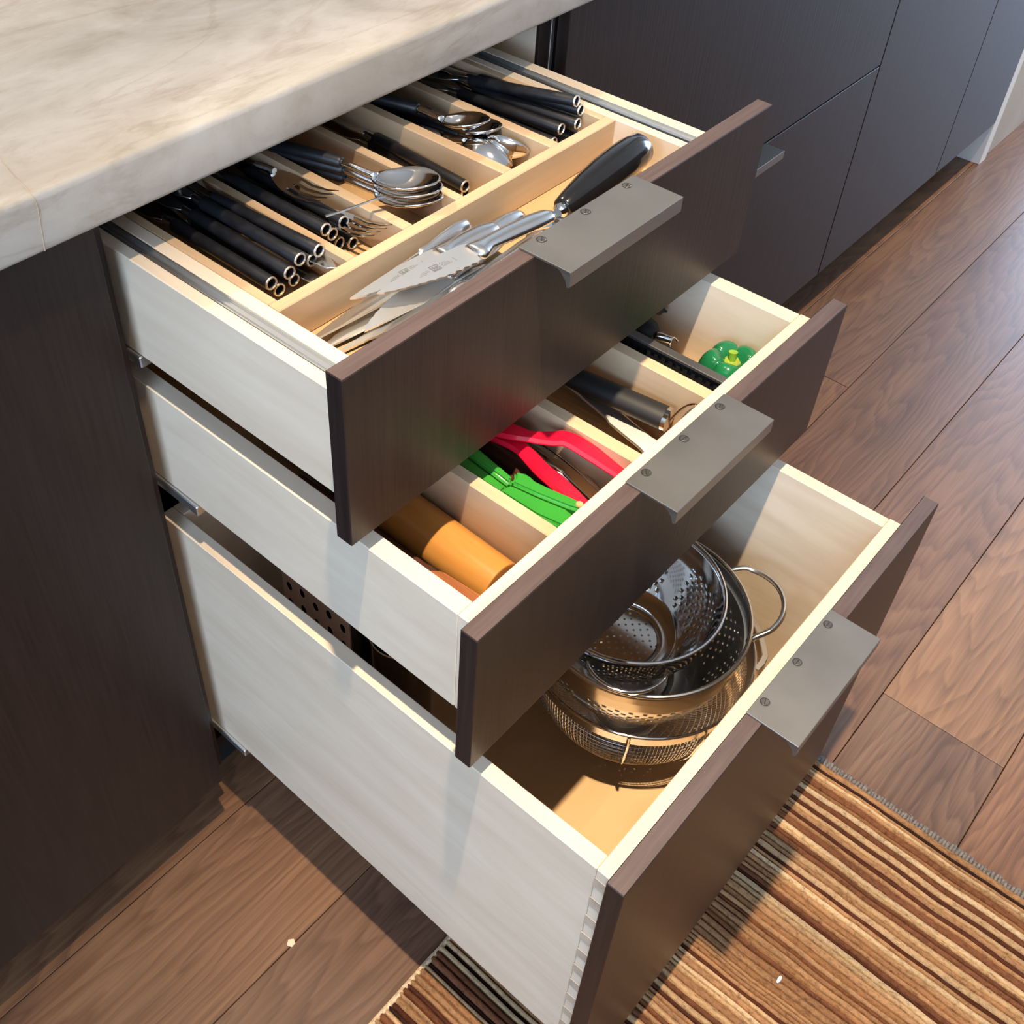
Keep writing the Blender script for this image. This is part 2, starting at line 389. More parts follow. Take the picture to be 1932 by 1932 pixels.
# wall that carries on beyond the last cabinet, with its white corner strip
struct('wall_end', B(2.346, 3.30, -.0105, .72, 0, ZC, .0005), M['beige'])
struct('trim_1', B(2.309, 2.3455, -.018, .40, .0, ZC, .001), M['white'])

# ------------------------------------------------------------------ worktop
YF = -.0151                    # back plane of doors is y = -.002
bm = box(bm_new(), -2.6, 2.308, -.0378, 1.10, .876, .9176, .0045, 3)
ct = obj('countertop', bm, M['stone'], smooth=True); centre(ct)
tag(ct, 'long cream and beige veined stone countertop above the dark cabinets', 'countertop')
bm = bm_new(); tube(bm, smooth_path([(-.035, .03, .9177), (-.0428, -.008, .9177), (-.0475, -.0335, .9174), (-.0476, -.0379, .911), (-.049, -.0379, .895), (-.0505, -.0379, .878)], 5), .0004, 5)
obj('seam_line', bm, M['endgrain'], ct)

# ------------------------------------------------------------------ cabinets
TH = .0151; DF = -.018         # door outer face y
def front(x0, x1, z0, z1, yo=DF, th=TH):
    return B(x0, x1, yo, yo+th, z0, z1, .0007)
def carcass(root, x0, x1, right_shift=0):
    bm = bm_new(); z0, z1 = .1085, .872
    box(bm, x0, x0+.018, 0, .60, z0, z1, .0004); box(bm, x1-.018, x1, 0, .60, z0, z1, .0004)
    box(bm, x0+.018, x1-.018, 0, .60, z0, z0+.018); box(bm, x0+.018, x1-.018, .59, .60, z0+.018, z1); box(bm, x0+.018, x1-.018, 0, .59, z1-.004, z1)
    obj('body', bm, M['esp'], root)
    obj('toe_kick', B(x0, x1, .062, .08, 0, .1085, 0), M['black'], root)
def pull(par, x0, x1, yin, z, screws=True, yout=None):
    """flat metal edge pull lying over the top of a front: plate, down-turned lip, slotted screws"""
    yo = yout if yout else yin-.0462
    bm = bm_new(); box(bm, x0, x1, yo, yin, z, z+.0022, .0004)
    bm2 = bmesh.new()
    # lip turned down at the outer edge with a small round inside
    prof = [(yo, z+.0004), (yo, z-.0105), (yo+.0022, z-.0115), (yo+.0040, z-.0060), (yo+.0085, z-.0015), (yo+.012, z+.0004)]
    a = [bm.verts.new((x0+.0002, y, q)) for y, q in prof]; b = [bm.verts.new((x1-.0002, y, q)) for y, q in prof]
    bm.faces.new(a); bm.faces.new(list(reversed(b)))
    for i in range(len(prof)): bm.faces.new((a[i], a[(i+1) % len(prof)], b[(i+1) % len(prof)], b[i]))
    bm2.free()
    h = obj('handle', bm, M['bronze'], par); 
    if screws:
        for x, ang in zip((x0+.0182, (x0+x1)/2+.0005, x1-.0167), (random.uniform(.3, 1.2), random.uniform(-.3, .8), random.uniform(0, 1.2))):
            bm = bm_new(); y = yin-.0062
            lathe(bm, [(.0001, z+.0027), (.0030, z+.0027), (.0033, z+.0024), (.0033, z+.0018)], 18, (x, y, 0))
            d = Vector((math.cos(ang), math.sin(ang), 0)); s = Vector((-d.y, d.x, 0))
            sl = [Vector((x, y, z+.00275))+d*p*.0032+s*q*.00045 for p, q in ((-1, -1), (1, -1), (1, 1), (-1, 1))]
            v = [bm.verts.new(p) for p in sl]; f = bm.faces.new(v); f.material_index = 1
            # recessed ring around the screw
            rr = lathe(bm, [(.0034, z+.00228), (.0041, z+.00228)], 18, (x, y, 0))
            for ring in rr[:1]:
                for vv in ring:
                    for f2 in vv.link_faces: f2.material_index = 1
            obj('screw', bm, [M['bronze_edge'], M['slot']], par)

cl = thing('base_cabinet', 'dark brown base cabinet with one closed plain door, left of the open drawers', 'cabinet', (-.32, .3, 0))
carcass(cl, -.62, -.001); obj('door', front(-.6185, -.0018, .1085, .868), M['esp'], cl)
cl2 = thing('base_cabinet', 'dark brown base cabinet at the far left end under the stone countertop', 'cabinet', (-1.0, .3, 0))
carcass(cl2, -1.40, -.622); obj('door', front(-1.40, -1.0125, .1085, .868), M['esp'], cl2); obj('door', front(-1.0095, -.6215, .1085, .868), M['esp'], cl2)

cr = thing('base_cabinet', 'dark brown cabinet with two closed wide drawer fronts, right of the open drawers', 'cabinet', (1.0, .3, 0))
carcass(cr, .552, 1.4465)
obj('drawer_front', front(.5525, 1.4452, .525, .868), M['esp'], cr)
obj('drawer_front', front(.5525, 1.4452, .1085, .522), M['esp'], cr)
pull(cr, .935, 1.074, -.004, .522, True)
cr2 = thing('base_cabinet', 'tall plain dark brown panel front with bluish sheen, second closed unit from the open drawers', 'cabinet', (1.71, .3, 0))
carcass(cr2, 1.447, 1.979); obj('door', front(1.4485, 1.977, .1085, .868), M['esp'], cr2)
cr3 = thing('base_cabinet', 'narrow dark brown end cabinet beside the white wall strip', 'cabinet', (2.14, .3, 0))
carcass(cr3, 1.9795, 2.308); obj('door', front(1.980, 2.3075, .1085, .868), M['esp'], cr3)

# ---- the open drawer cabinet
W = .5091
dc = thing('drawer_cabinet', 'dark base cabinet with three pulled-out maple drawers one above the other', 'cabinet', (.26, .3, 0))
bm = bm_new()
box(bm, -.0005, .0120, 0, .60, .1085, .872, .0004)
box(bm, .528, .5455, 0, .60, .1085, .872, .0004)
box(bm, .012, .528, .02, .60, .1085, .1265); box(bm, .012, .528, .59, .60, .1265, .872); box(bm, .012, .528, .03, .09, .850, .872)
obj('body', bm, M['esp'], dc)
bm = bm_new(); box(bm, .0121, .0126, .004, .588, .1266, .8495); box(bm, .5274, .5279, .004, .588, .1266, .8495); box(bm, .0127, .5273, .5885, .5895, .1266, .8495)
obj('lining', bm, M['maple_y'], dc)
obj('toe_kick', B(-.0005, .552, .062, .08, 0, .1085, 0), M['black'], dc)
obj('edge_strip', B(.5458, .5515, -.001, .58, .11, .87, .0004), M['rail'], dc)

def drawer(d, zt, zb, bt, bb, label):
    yo, yi = -d, -d+TH
    dr = sub('drawer', dc, (W/2, -d, zb)); dr['label'] = label
    bm = front(0, W, zb, zt, yo)
    for f in bm.faces:
        if abs(f.normal.z) > .9: f.material_index = 1  # top and bottom edges get the wood with lamplight painted in
    obj('drawer_front', bm, [M['esp'], M['esp_lit_edge']], dr)
    pull(dr, .184, .3223, yi-.0002, zt, True)
    return dr, yo, yi
d1, d1o, d1i = drawer(.2692, .868, .7182, .8318, .7343, 'top drawer, shallow, with cutlery and knives')
d2, d2o, d2i = drawer(.385, .7156, .5605, .6975, .5827, 'middle drawer, shallow, with kitchen tools')
d3, d3o, d3i = drawer(.526, .5572, .108, .5256, .1878, 'deep bottom drawer with colanders')
DB = .53
BV = .0008
# drawer 1: box, zinc runner channel in the top of each side
z1 = .8318
obj('side_panel', B(.0172, .0280, d1i+.0004, d1i+DB, .7343, z1, BV), M['maple_y'], d1)
obj('side_panel', B(.4770, .4903, d1i+.0004, d1i+DB, .7343, z1, BV), M['maple_y'], d1)
obj('bottom_panel', B(.0282, .4768, d1i+.0004, d1i+DB, .748, .757, 0), M['maple_floor'], d1)
obj('front_rail', B(.0282, .4768, d1i+.0004, d1i+.014, .7572, .795, 0), M['maple_x'], d1)
obj('back_panel', B(.0282, .4768, d1i+DB-.014, d1i+DB, .7572, z1, BV), M['maple_x'], d1)
def channel(x0, x1):
    bm = bm_new(); y0, y1 = d1i+.0005, d1i+DB-.015; zz = z1-.0035
    box(bm, x0, x1, y0, y1, zz-.012, zz); box(bm, x0, x0+.0012, y0, y1, zz, z1-.0003); box(bm, x1-.0012, x1, y0, y1, zz, z1-.0003)
    box(bm, x0+.0035, x0+.0062, y0, y1, zz, zz+.0016, .0004)
    return bm
obj('runner', channel(.0283, .0386), M['rail'], d1); obj('runner', channel(.4655, .4768), M['rail'], d1)
# drawer 2
z2 = .6975
def box_parts(dr, yi, zt, zb, fr, fl_z, xl=(.0180, .0352), xr=(.4740, .4908), pins=0):
    yb = yi+DB
    obj('side_panel', B(xl[0], xl[1], yi+fr, yb, zb, zt, BV), M['maple_y'], dr)
    obj('side_panel', B(xr[0], xr[1], yi+fr, yb, zb, zt, BV), M['maple_y'], dr)
    obj('front_rail', B(xl[0], xr[1]+.0012, yi+.0004, yi+fr-.0002, zb, zt, BV), M['maple_x'], dr)
    obj('back_panel', B(xl[1]+.0002, xr[0]-.0002, yb-.016, yb, zb+.012, zt, BV), M['maple_x'], dr)
    obj('bottom_panel', B(xl[1]+.0002, xr[0]-.0002, yi+fr, yb-.0162, fl_z-.009, fl_z, 0), M['maple_floor'], dr)
    # soft-close slides under the box
    for x in (xl[0]-.003, xr[1]-.012):
        obj('slide', B(x, x+.014, -.06+max(0, yi+.10-(-.06)) if False else -.05, .45, zb-.012, zb-.0005, .001), M['rail'], dr)
obj('slide', B(.0145, .0285, -.012, .30, .7225, .7338, .001), M['rail'], d1); obj('slide', B(.480, .494, -.012, .30, .7225, .7338, .001), M['rail'], d1)
box_parts(d2, d2i, z2, .5860, .0186, .600, (.0190, .0346))
box_parts(d3, d3i, .5256, .1878, .0172, .200, (.0182, .0322), (.4780, .4920))
DZ = .678
for x0, x1 in ((.1320, .1440), (.2423, .2553), (.3510, .3640)):
    obj('divider', B(x0, x1, -.3512, .11, .6003, DZ, BV), M['warm_y'], d2)
# box-joint ends showing on the near side of the deep drawer
for k in range(11):
    zc = .5052-k*.0312
    if zc < .19: break
    obj('joint_pin', B(.0180, .0184, -.5050, -.4935, zc-.0068, zc+.0068, 0), M['endgrain'], d3)

# ------------------------------------------------------------------ cutlery tray in the top drawer
ty0, ty1 = d1i+.0146, d1i+DB-.016; tf = .798
tr = thing('cutlery_tray', 'pale maple tray insert with six cutlery compartments in the top drawer', 'tray', (.256, 0, .7573))
obj('side_wall', B(.0390, .0508, ty0, ty1, .7573, z1, BV), M['maple_y'], tr)
obj('side_wall', B(.4522, .4622, ty0, ty1, .7573, z1, BV), M['maple_y'], tr)
obj('tray_floor', B(.0509, .4521, ty0, ty1, tf-.006, tf, 0), M['maple_floor'], tr)
obj('end_wall', B(.0510, .4520, ty1-.011, ty1, tf+.0002, z1, BV), M['warm_x'], tr)
obj('cross_bar', B(.0511, .4520, -.1503, -.1393, tf+.0002, z1, BV), M['warm_x'], tr)
for x0, x1 in ((.0511, .0595), (.1280, .1363), (.1881, .1983), (.2491, .2579), (.3079, .3191), (.3711, .3826), (.4440, .4520)):
    obj('divider', B(x0, x1, -.1391, ty1-.0112, tf+.0002, z1-.0003, BV), M['warm_y'], tr)

# ------------------------------------------------------------------ cutlery with pipe handles
PL, PR = .118, .0054
def pipe_handle(root):
    bm = bm_new()
    lathe(bm, [(PR*.72, .03), (PR*.74, .0008), (PR*.8, .0002), (PR*.92, .0002), (PR, .0010), (PR, PL-.002), (PR*.8, PL), (PR*.3, PL+.001)], 20, axis='y')
    h = obj('handle', bm, M['pipe'], root, smooth=True, world=False)
    bm = bm_new(); lathe(bm, [(PR*.74, .0006), (PR*.79, -.0004), (PR*.95, -.0004), (PR*1.01, .0008)], 20, axis='y')
    obj('rim', bm, M['rimm'], h, smooth=True, world=False)
def sheet(bm, rows, th):
    """rows of points -> two-sided sheet of thickness th"""
    g = [[bm.verts.new(p) for p in r] for r in rows]
    fs = []
    for a, b in zip(g, g[1:]):
        for i in range(len(a)-1): fs.append(bm.faces.new((a[i], a[i+1], b[i+1], b[i])))
    bmesh.ops.recalc_face_normals(bm, faces=fs)
    bmesh.ops.solidify(bm, geom=fs, thickness=th); return bm
def neck(bm, y0, y1, r0, r1, z0=0, z1_=0):
    n = 6; pts = [(0, y0+(y1-y0)*k/n, z0+(z1_-z0)*(.5-.5*math.cos(PI*k/n))) for k in range(n+1)]
    tube(bm, pts, [r0+(r1-r0)*k/n for k in range(n+1)], 8)
def make_spoon(name, label, L=.062, Wd=.021, dep=.009, nk=.035, group=None):
    r = thing(name, label, 'spoon', (0, 0, 0), group)
    pipe_handle(r)
    bm = bm_new(); neck(bm, PL-.002, PL+nk, .0035, .0030, 0, -.004)
    rows = []; nu, nv = 14, 12; y0 = PL+nk-.003
    for i in range(nu+1):
        u = i/nu; y = y0+L*u
        hw = Wd*max(.12, math.sin(PI*min(1, (u*.93+.045)))**.62*(1-.18*(u-.55)**2)) if u < 1 else Wd*.10
        rows.append([(hw*(-1+2*j/nv), y, -.004+.010*(u**2)-dep*(math.sin(PI*u)**.7)*(1-(-1+2*j/nv)**2) + .003*math.sin(PI*u)*(-1+2*j/nv)**2) for j in range(nv+1)])
    sheet(bm, rows, .0011)
    obj('bowl', bm, M['polish'], r, smooth='all', world=False)
    return r, PL+nk+L
def make_fork(name, label, group=None):
    r = thing(name, label, 'fork', (0, 0, 0), group); pipe_handle(r)
    bm = bm_new(); neck(bm, PL-.002, PL+.042, .0034, .0028, 0, .006)
    y0 = PL+.040
    rows = []
    for i in range(7):
        u = i/6; hw = .0035+.0085*math.sin(u*PI/2)
        rows.append([(hw*(-1+2*j/4), y0+.022*u, .006-.004*u-.0015*(1-abs(-1+2*j/4)**2)) for j in range(5)])
    sheet(bm, rows, .0012)
    for k in range(4):
        x = -.0105+.007*k
        tube(bm, [(x, y0+.0205, .0022), (x, y0+.034, .0008), (x, y0+.050, .0035), (x*.96, y0+.062, .0080)], [.0016, .0015, .0012, .0006], 6, flat=.6)
    obj('head', bm, M['polish'], r, smooth=True, world=False)
    return r, PL+.102
def make_knife(name, label, group=None):
    r = thing(name, label, 'knife', (0, 0, 0), group); pipe_handle(r)
    bm = bm_new(); neck(bm, PL-.002, PL+.014, .0036, .0026)
    out = [(-.003, PL+.012), (-.0075, PL+.025), (-.0085, PL+.075), (-.006, PL+.100), (.001, PL+.112), (.006, PL+.106), (.0068, PL+.06), (.004, PL+.012)]
    prism(bm, out, -.0007, .0007, .0003)
    obj('blade', bm, M['satin'], r, smooth=True, world=False)
    return r, PL+.112
GC = ['cutlery in the first compartment from the left', 'cutlery in the second compartment', 'spoons in the third compartment', 'cutlery in the fourth compartment', 'teaspoons in the fifth compartment', 'cutlery in the right end compartment']
G1, G2, G3, G4, G5, G6 = GC
kn0, KL = make_knife('table_knife', 'black pipe-handled knife, leftmost top pipe of the left end compartment', G1)
fk0, FL = make_fork('table_fork', 'upturned dark-necked fork lying on top in the second compartment', G2)
sp0, SL = make_spoon('table_spoon', 'shiny steel spoon, uppermost of the nested spoons in the third compartment', group=G3)
ts0, TL = make_spoon('teaspoon', 'steel teaspoon with tilted bowl, uppermost in the fifth compartment', .050, .0165, .008, .026, G5)
first = {'k': kn0, 'f': fk0, 's': sp0, 't': ts0}; used = set(); LEN = {'k': KL, 'f': FL, 's': SL, 't': TL}
def lay(kind, p, d, label, group, from_tip=False, roll=0.):
    o = first[kind] if kind not in used else dup(first[kind])
    used.add(kind); o['label'] = label; o['group'] = group
    d = Vector(d).normalized(); p = Vector(p)
    if from_tip: p = p-d*LEN[kind]
    return aim(o, p, d, roll)
E1 = [((.0781, -.1103, .822), 'k', (.010, 1, -.015), 'leftmost pipe of the upper pair'), ((.0855, -.1094, .812), 'k', (.012, 1, 0), 'short low pipe end at the left front'),
      ((.0946, -.1121, .824), 'k', (.02, 1, -.015), 'bluish black second pipe from the left'), ((.1008, -.1086, .813), 'f', (-.01, 1, -.01), 'pipe tucked under the bluish one'),
      ((.1051, -.1127, .831), 'k', (.02, 1, -.02), 'topmost middle pipe with a worn brown end'), ((.1185, -.1105, .823), 'f', (-.02, 1, -.01), 'pipe with worn brown end nearer the middle'),
      ((.1222, -.1151, .832), 'f', (-.05, 1, -.015), 'pipe nearest the first divider')]
for p, k, d, s in E1:
    lay(k, p, d, 'black pipe cutlery, left end compartment, '+s, G1)
lay('k', (.1231, -.1335, .825), (.06, -1, .06), 'thin bright knife tip poking forward, upper of two, left end compartment', G1, True)
lay('k', (.1150, -.1300, .812), (.05, -1, .04), 'thin bright knife tip poking forward, lower one, left end compartment', G1, True)
E2 = [((.1474, -.0953, .830), 'k', (-.01, 1, -.015), 'largest pipe end at the left of its pile'), ((.1558, -.0930, .821), 'f', (.01, 1, -.01), 'pipe end just right of the largest'),
      ((.1675, -.0938, .827), 'f', (.02, 1, -.02), 'upper right pipe end below the fork'), ((.1644, -.0909, .808), 'k', (.01, 1, 0), 'low pipe end in the middle'), ((.1755, -.0947, .8045), 'k', (.02, 1, 0), 'lowest pipe end at the right')]
for p, k, d, s in E2: lay(k, p, d, 'black pipe-handled cutlery, second compartment, '+s, G2)
lay('f', (.161, -.086, .842), (.06, -1, -.02), 'dark shiny fork lying tines forward on top in the second compartment', G2, True)
lay('f', (.1735, -.132, .826), (.03, -1, .10), 'bright fork tines poking forward in the right corner of the second compartment', G2, True)
lay('s', (.2345, -.1370, .846), (.20, -1, .06), 'shiny steel spoon, uppermost of the three nested in the third compartment', G3, True)
lay('s', (.2375, -.1375, .838), (.22, -1, .05), 'steel spoon, middle of the three nested in the third compartment', G3, True)
lay('s', (.2385, -.1370, .829), (.22, -1, .045), 'steel spoon, lowest of the three nested in the third compartment', G3, True)
lay('k', (.2951, -.1090, .812), (.07, 1, -.01), 'lone black pipe handle with ragged end, upper of two in the fourth compartment', G4)
lay('k', (.2990, -.1060, .8038), (.02, 1, 0), 'black pipe handle half hidden under another in the fourth compartment', G4)
lay('t', (.3522, -.0888, .838), (.22, -1, .03), 'steel teaspoon with dark bowl, left one of the upper pair in the fifth compartment', G5, True)
lay('t', (.3625, -.0945, .830), (.20, -1, .03), 'steel teaspoon with dark bowl, right one of the upper pair in the fifth compartment', G5, True)
lay('t', (.3500, -.1180, .818), (.16, -1, .02), 'teaspoon turned over with bright domed back up in the fifth compartment', G5, True, PI)
lay('t', (.3640, -.1220, .818), (.08, -1, .06), 'teaspoon standing on edge against the right divider of the fifth compartment', G5, True, -1.1)
E6 = [((.4334, -.1187, .845), 'k', (-.11, 1, -.13), 'topmost pipe at the right'), ((.4408, -.1194, .834), 'k', (-.06, 1, -.06), 'pipe just right of and under the topmost'),
      ((.4340, -.1222, .824), 'f', (-.08, 1, -.03), 'middle pipe end'), ((.4153, -.1178, .824), 'k', (-.06, 1, -.03), 'second pipe from the left'), ((.4040, -.1187, .815), 'k', (-.03, 1, -.02), 'leftmost pipe'),
      ((.4200, -.1190, .8065), 'f', (-.03, 1, -.005), 'pipe low in shadow in the middle'), ((.4370, -.1260, .8065), 'k', (-.03, 1, 0), 'small low pipe end in the right corner')]
for p, k, d, s in E6: lay(k, p, d, 'black pipe-handled cutlery, right end compartment, '+s, G6)
# slim bright stick lying across the second divider
bm = bm_new(); tube(bm, smooth_path([(.1500, -.0925, .8395), (.158, -.0960, .8405), (.172, -.1020, .8425), (.1875, -.1085, .8450), (.196, -.112, .8455)], 4), [.0016]*4+[.0014]*4+[.0012]*4+[.0016]*5, 8, flat=.5)
o = obj('cocktail_pick', bm, M['polish'], smooth=True); centre(o); tag(o, 'thin bright steel stick lying across the divider between forks and spoons', 'utensil')

# ------------------------------------------------------------------ steak knives in the front compartment
def steak_knife(label, tip, end, bl=.52, bw=.0215, roll=0., serr=1, mark=False, L=None, hw=.0085):
    """all-steel knife: local +Y from tip to handle end, blade flat in XY, edge on +X (serr = 1) or -X"""
    tip, end = Vector(tip), Vector(end); d = (end-tip).normalized(); L = L or (end-tip).length
    r = thing('steak_knife', label, 'knife', (0, 0, 0), 'steel steak knives in front of the cutlery tray')
    b = L*bl; s = serr
    out = [(0, 0)]
    n = 22
    for i in range(1, n+1):                      # cutting edge with serrations
        u = i/n; e = bw*.62*min(1, (u*1.55)**.62); out.append((s*e*(1 if i % 2 else .91), b*u*.97))
    out += [(s*bw*.60, b*.985), (s*bw*.42, b*.995), (s*bw*.26, b*1.02), (s*bw*.20, b+.005), (-s*bw*.30, b+.006)]
    for i in range(8, 0, -1):
        u = i/8; out.append((-s*bw*.38*min(1, (u*1.6)**.9), b*u))
    bm = bm_new(); prism(bm, out, -.0008, .0008, 0)
    bo = obj('blade', bm, M['blade'], r, world=False)
    bm = bm_new(); rings = []; hl = L-b
    secs = [(0, .0085, .0040, .5), (.04, .0110, .0052, .9), (.10, .0104, .0050, .7), (.20, hw*.86, .0042, .1), (.45, hw*1.02, .0050, 0), (.75, hw*1.08, .0052, 0), (.93, hw*.95, .0046, .1), (1., hw*.5, .0026, .2)]
    for u, a, c, of in secs:
        rings.append([bm.verts.new((a*math.cos(t*2*PI/16)+s*of*.004, b+.001+hl*u, c*math.sin(t*2*PI/16))) for t in range(16)])
    for a, c in zip(rings, rings[1:]):
        for k in range(16): bm.faces.new((a[k], a[(k+1) % 16], c[(k+1) % 16], c[k]))
    bm.faces.new(rings[0]); bm.faces.new(list(reversed(rings[-1])))
    obj('handle', bm, M['satin'], r, smooth='all', world=False)
    if mark:
        bm = bm_new(); z = .00095; yc = b*.60; xc = s*.0022
        def q(x0, x1, y0, y1): v = [bm.verts.new((xc+s*x, yc+y, z)) for x, y in ((x0, y0), (x1, y0), (x1, y1), (x0, y1))]; bm.faces.new(v)
        a = .0038
        q(-a, -a+.0007, -a, a); q(a-.0007, a, -a, a); q(-a, a, -a, -a+.0007); q(-a, a, a-.0007, a)
        for y in (-.0013, .0013):
            q(-.0022, -.0012, y-.0006, y+.0006); q(-.0010, .0012, y-.0005, y+.0005); q(.0012, .0030, y-.0011, y-.0004); q(.0012, .0030, y+.0004, y+.0011)
        q(-.0004, .0002, -.0028, .0028)
        for x, y0, y1 in ((-.0028, .0058, .0105), (-.0012, .0058, .0125), (.0002, .0058, .0140), (.0016, .0058, .0150), (-.0005, -.0125, -.006), (.001, -.0150, -.006), (.0026, -.0165, -.010)):
            y = y0
            while y < y1:
                w_ = random.uniform(.0006, .0013); q(x, x+.00045, y, y+w_); y += w_+.0006
        q(-.003, .003, .0185, .0188)
        obj('engraving', bm, M['engrave'], bo, world=False)
    m = aim(r, tip, d, roll)
    return r
steak_knife('pale steel steak knife with square emblem, topmost on the knife heap', (.1081, -.1902, .8375), (.2790, -.2120, .8365), .50, .0275, -.06, 1, True, hw=.0088)
steak_knife('warm-lit steel steak knife with faint emblem, just under the topmost knife', (.0985, -.1720, .8285), (.2440, -.1840, .829), .58, .0230, -.1, 1, True)
steak_knife('steel knife standing on its edge along the tray bar', (.1200, -.1600, .812), (.2402, -.1606, .8205), .52, .0140, 1.35, 1)
steak_knife('steel knife lying low against the tray bar with brown-reflecting handle end', (.1300, -.1640, .8040), (.3000, -.1668, .8070), .5, .02, .15, 1, hw=.0090)
steak_knife('steel knife with bright narrow handle pointing to the black-handled tool', (.1400, -.1730, .8080), (.2960, -.1716, .8100), .5, .018, .9, 1)
steak_knife('wide steel serrated knife blade pointing left, below the topmost knife', (.0857, -.1995, .8205), (.2500, -.1850, .8160), .56, .0225, .25, -1)
steak_knife('steel knife blade with warm striped reflections at the left, near the tray bar', (.0630, -.1665, .8060), (.2350, -.1700, .8110), .55, .0210, -.3, -1)
steak_knife('short bright serrated knife blade at the lower left of the heap', (.0640, -.1755, .8020), (.2300, -.1790, .8060), .55, .0210, -.15, -1)
steak_knife('long bright knife blade lying along the inside of the drawer front', (.0930, -.1985, .8100), (.2600, -.2075, .8120), .56, .0190, -.35, 1)
steak_knife('steel knife standing on edge beside the drawer front', (.1250, -.2120, .8140), (.2700, -.2130, .8250), .25, .012, 1.4, 1, hw=.0045)
steak_knife('thin sliver of a knife lying lowest at the left end of the heap', (.0660, -.1840, .8010), (.2300, -.1925, .8010), .55, .0120, -.2, 1)

# ------------------------------------------------------------------ black-handled tool
t = thing('kitchen_tool', 'steel tool with a fat glossy black handle beside the top drawer pull', 'utensil', (.37, -.195, .798))
bm = bm_new(); A0, A1 = Vector((.3120, -.1990, .8205)), Vector((.4345, -.1930, .8290)); ax = (A1-A0).normalized()
prof = [(0, .0080), (.015, .0096), (.10, .0116), (.28, .0145), (.48, .0166), (.66, .0172), (.84, .0164), (.95, .0142), (.985, .0105), (1, .001)]
pts = [A0+(A1-A0)*u for u, _ in prof]; tube(bm, pts, [q for _, q in prof], 28)
obj('handle', bm, M['plastic_black'], t, smooth='all')
bm = bm_new(); tube(bm, [A0-ax*.006, A0-ax*.004, A0+ax*.002], [.0040, .0062, .0068], 20); obj('ferrule', bm, M['polish'], t, smooth=True)
bm = bm_new(); prism(bm, [(.3090, -.1915), (.3090, -.2045), (.300, -.2060), (.288, -.1990), (.2790, -.1960), (.2780, -.1880), (.288, -.1838), (.300, -.1870)], .8125, .8143, .0003)
obj('tang', bm, M['polish'], t)
bm = bm_new(); lathe(bm, [(.0001, .8146), (.0022, .8146), (.0022, .8142)], 14, (.3035, -.2010, 0)); obj('rivet_hole', bm, M['hole'], t)

# ------------------------------------------------------------------ middle drawer
t = thing('rolling_pin', 'fat orange-brown wooden rolling pin at the left of the middle drawer', 'rolling pin', (.11, -.25, .6))
def cyl_axis(bm, p0, p1, prof, n=40):
    p0, p1 = Vector(p0), Vector(p1); L = (p1-p0).length
    tube(bm, [p0+(p1-p0)*(h/L) for _, h in prof], [r for r, _ in prof], n); return bm
P0, P1 = (.1070, -.3205, .6225), (.1125, -.0400, .6260)
bm = cyl_axis(bm_new(), P0, P1, [(.0203, 0), (.0211, .0006), (.0214, .003), (.0216, .06), (.0218, .20), (.0212, .277), (.0195, .2803)], 48)
for f in bm.faces:
    if len(f.verts) > 8: f.material_index = 1
obj('barrel', bm, [M['amber'], M['ambend']], t, smooth=True)
bm = cyl_axis(bm_new(), (.1070, -.3212, .6225), (.1070, -.3203, .6225), [(.0055, 0), (.0060, .0009)], 20); obj('end_plug', bm, M['ambend'], t)
bm = bm_new(); prism(bm, [(.0400, -.2760), (.0520, -.2720), (.0700, -.2790), (.0760, -.2860), (.0790, -.3320), (.0760, -.3480), (.0400, -.3480)], .6330, .6420, .002, 2)
o = obj('wooden_paddle', bm, M['redwood'], smooth=True); centre(o); tag(o, 'flat reddish wooden board end beside the rolling pin', 'utensil')
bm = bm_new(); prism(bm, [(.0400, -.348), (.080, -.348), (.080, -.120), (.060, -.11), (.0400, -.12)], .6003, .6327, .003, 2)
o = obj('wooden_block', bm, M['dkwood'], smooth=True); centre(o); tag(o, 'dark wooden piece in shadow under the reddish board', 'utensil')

# green tool: two halves with a dark seam
t = thing('kitchen_tool', 'bright green plastic-covered kitchen tool with a dark seam', 'utensil', (.165, -.28, .60))
GA = [(.1640, -.150), (.1820, -.150), (.1772, -.238), (.1718, -.2776), (.1760, -.2868), (.1740, -.2960), (.1760, -.3100), (.1796, -.3280), (.1820, -.3480), (.1745, -.3490), (.1686, -.3343), (.1625, -.3080), (.1583, -.2838), (.1628, -.2374)]
GB = [(.1465, -.150), (.1630, -.150), (.1619, -.2374), (.1574, -.2838), (.1614, -.3080), (.1675, -.3345), (.1650, -.3410), (.1570, -.3450), (.1490, -.3420), (.1450, -.3200), (.1452, -.2827), (.1465, -.2380)]
GA1 = [q for q in GA if q[1] > -.2855]; GB1 = [q for q in GB if q[1] > -.2855]
GA1 = [(.1640, -.150), (.1800, -.150), (.1755, -.238), (.1690, -.2790), (.1590, -.2830), (.1628, -.2374)]
GB1 = [(.1465, -.150), (.1630, -.150), (.1619, -.2374), (.1579, -.2830), (.1470, -.2830), (.1475, -.2380)]
GA2 = [(.1712, -.2770), (.1760, -.2868), (.1740, -.2960), (.1760, -.3100), (.1796, -.3280), (.1820, -.3480), (.1745, -.3490), (.1686, -.3343), (.1625, -.3080), (.1583, -.2838), (.1650, -.2822)]
GB2 = [(.1574, -.2838), (.1614, -.3080), (.1675, -.3345), (.1650, -.3410), (.1570, -.3450), (.1490, -.3420), (.1450, -.3200), (.1445, -.2827)]
bm = prism(bm_new(), GA1, .6545, .6705, .0030, 3); obj('upper_handle', bm, M['green'], t, smooth=True)
bm = prism(bm_new(), GB1, .6540, .6700, .0030, 3); obj('lower_handle', bm, M['green'], t, smooth=True)
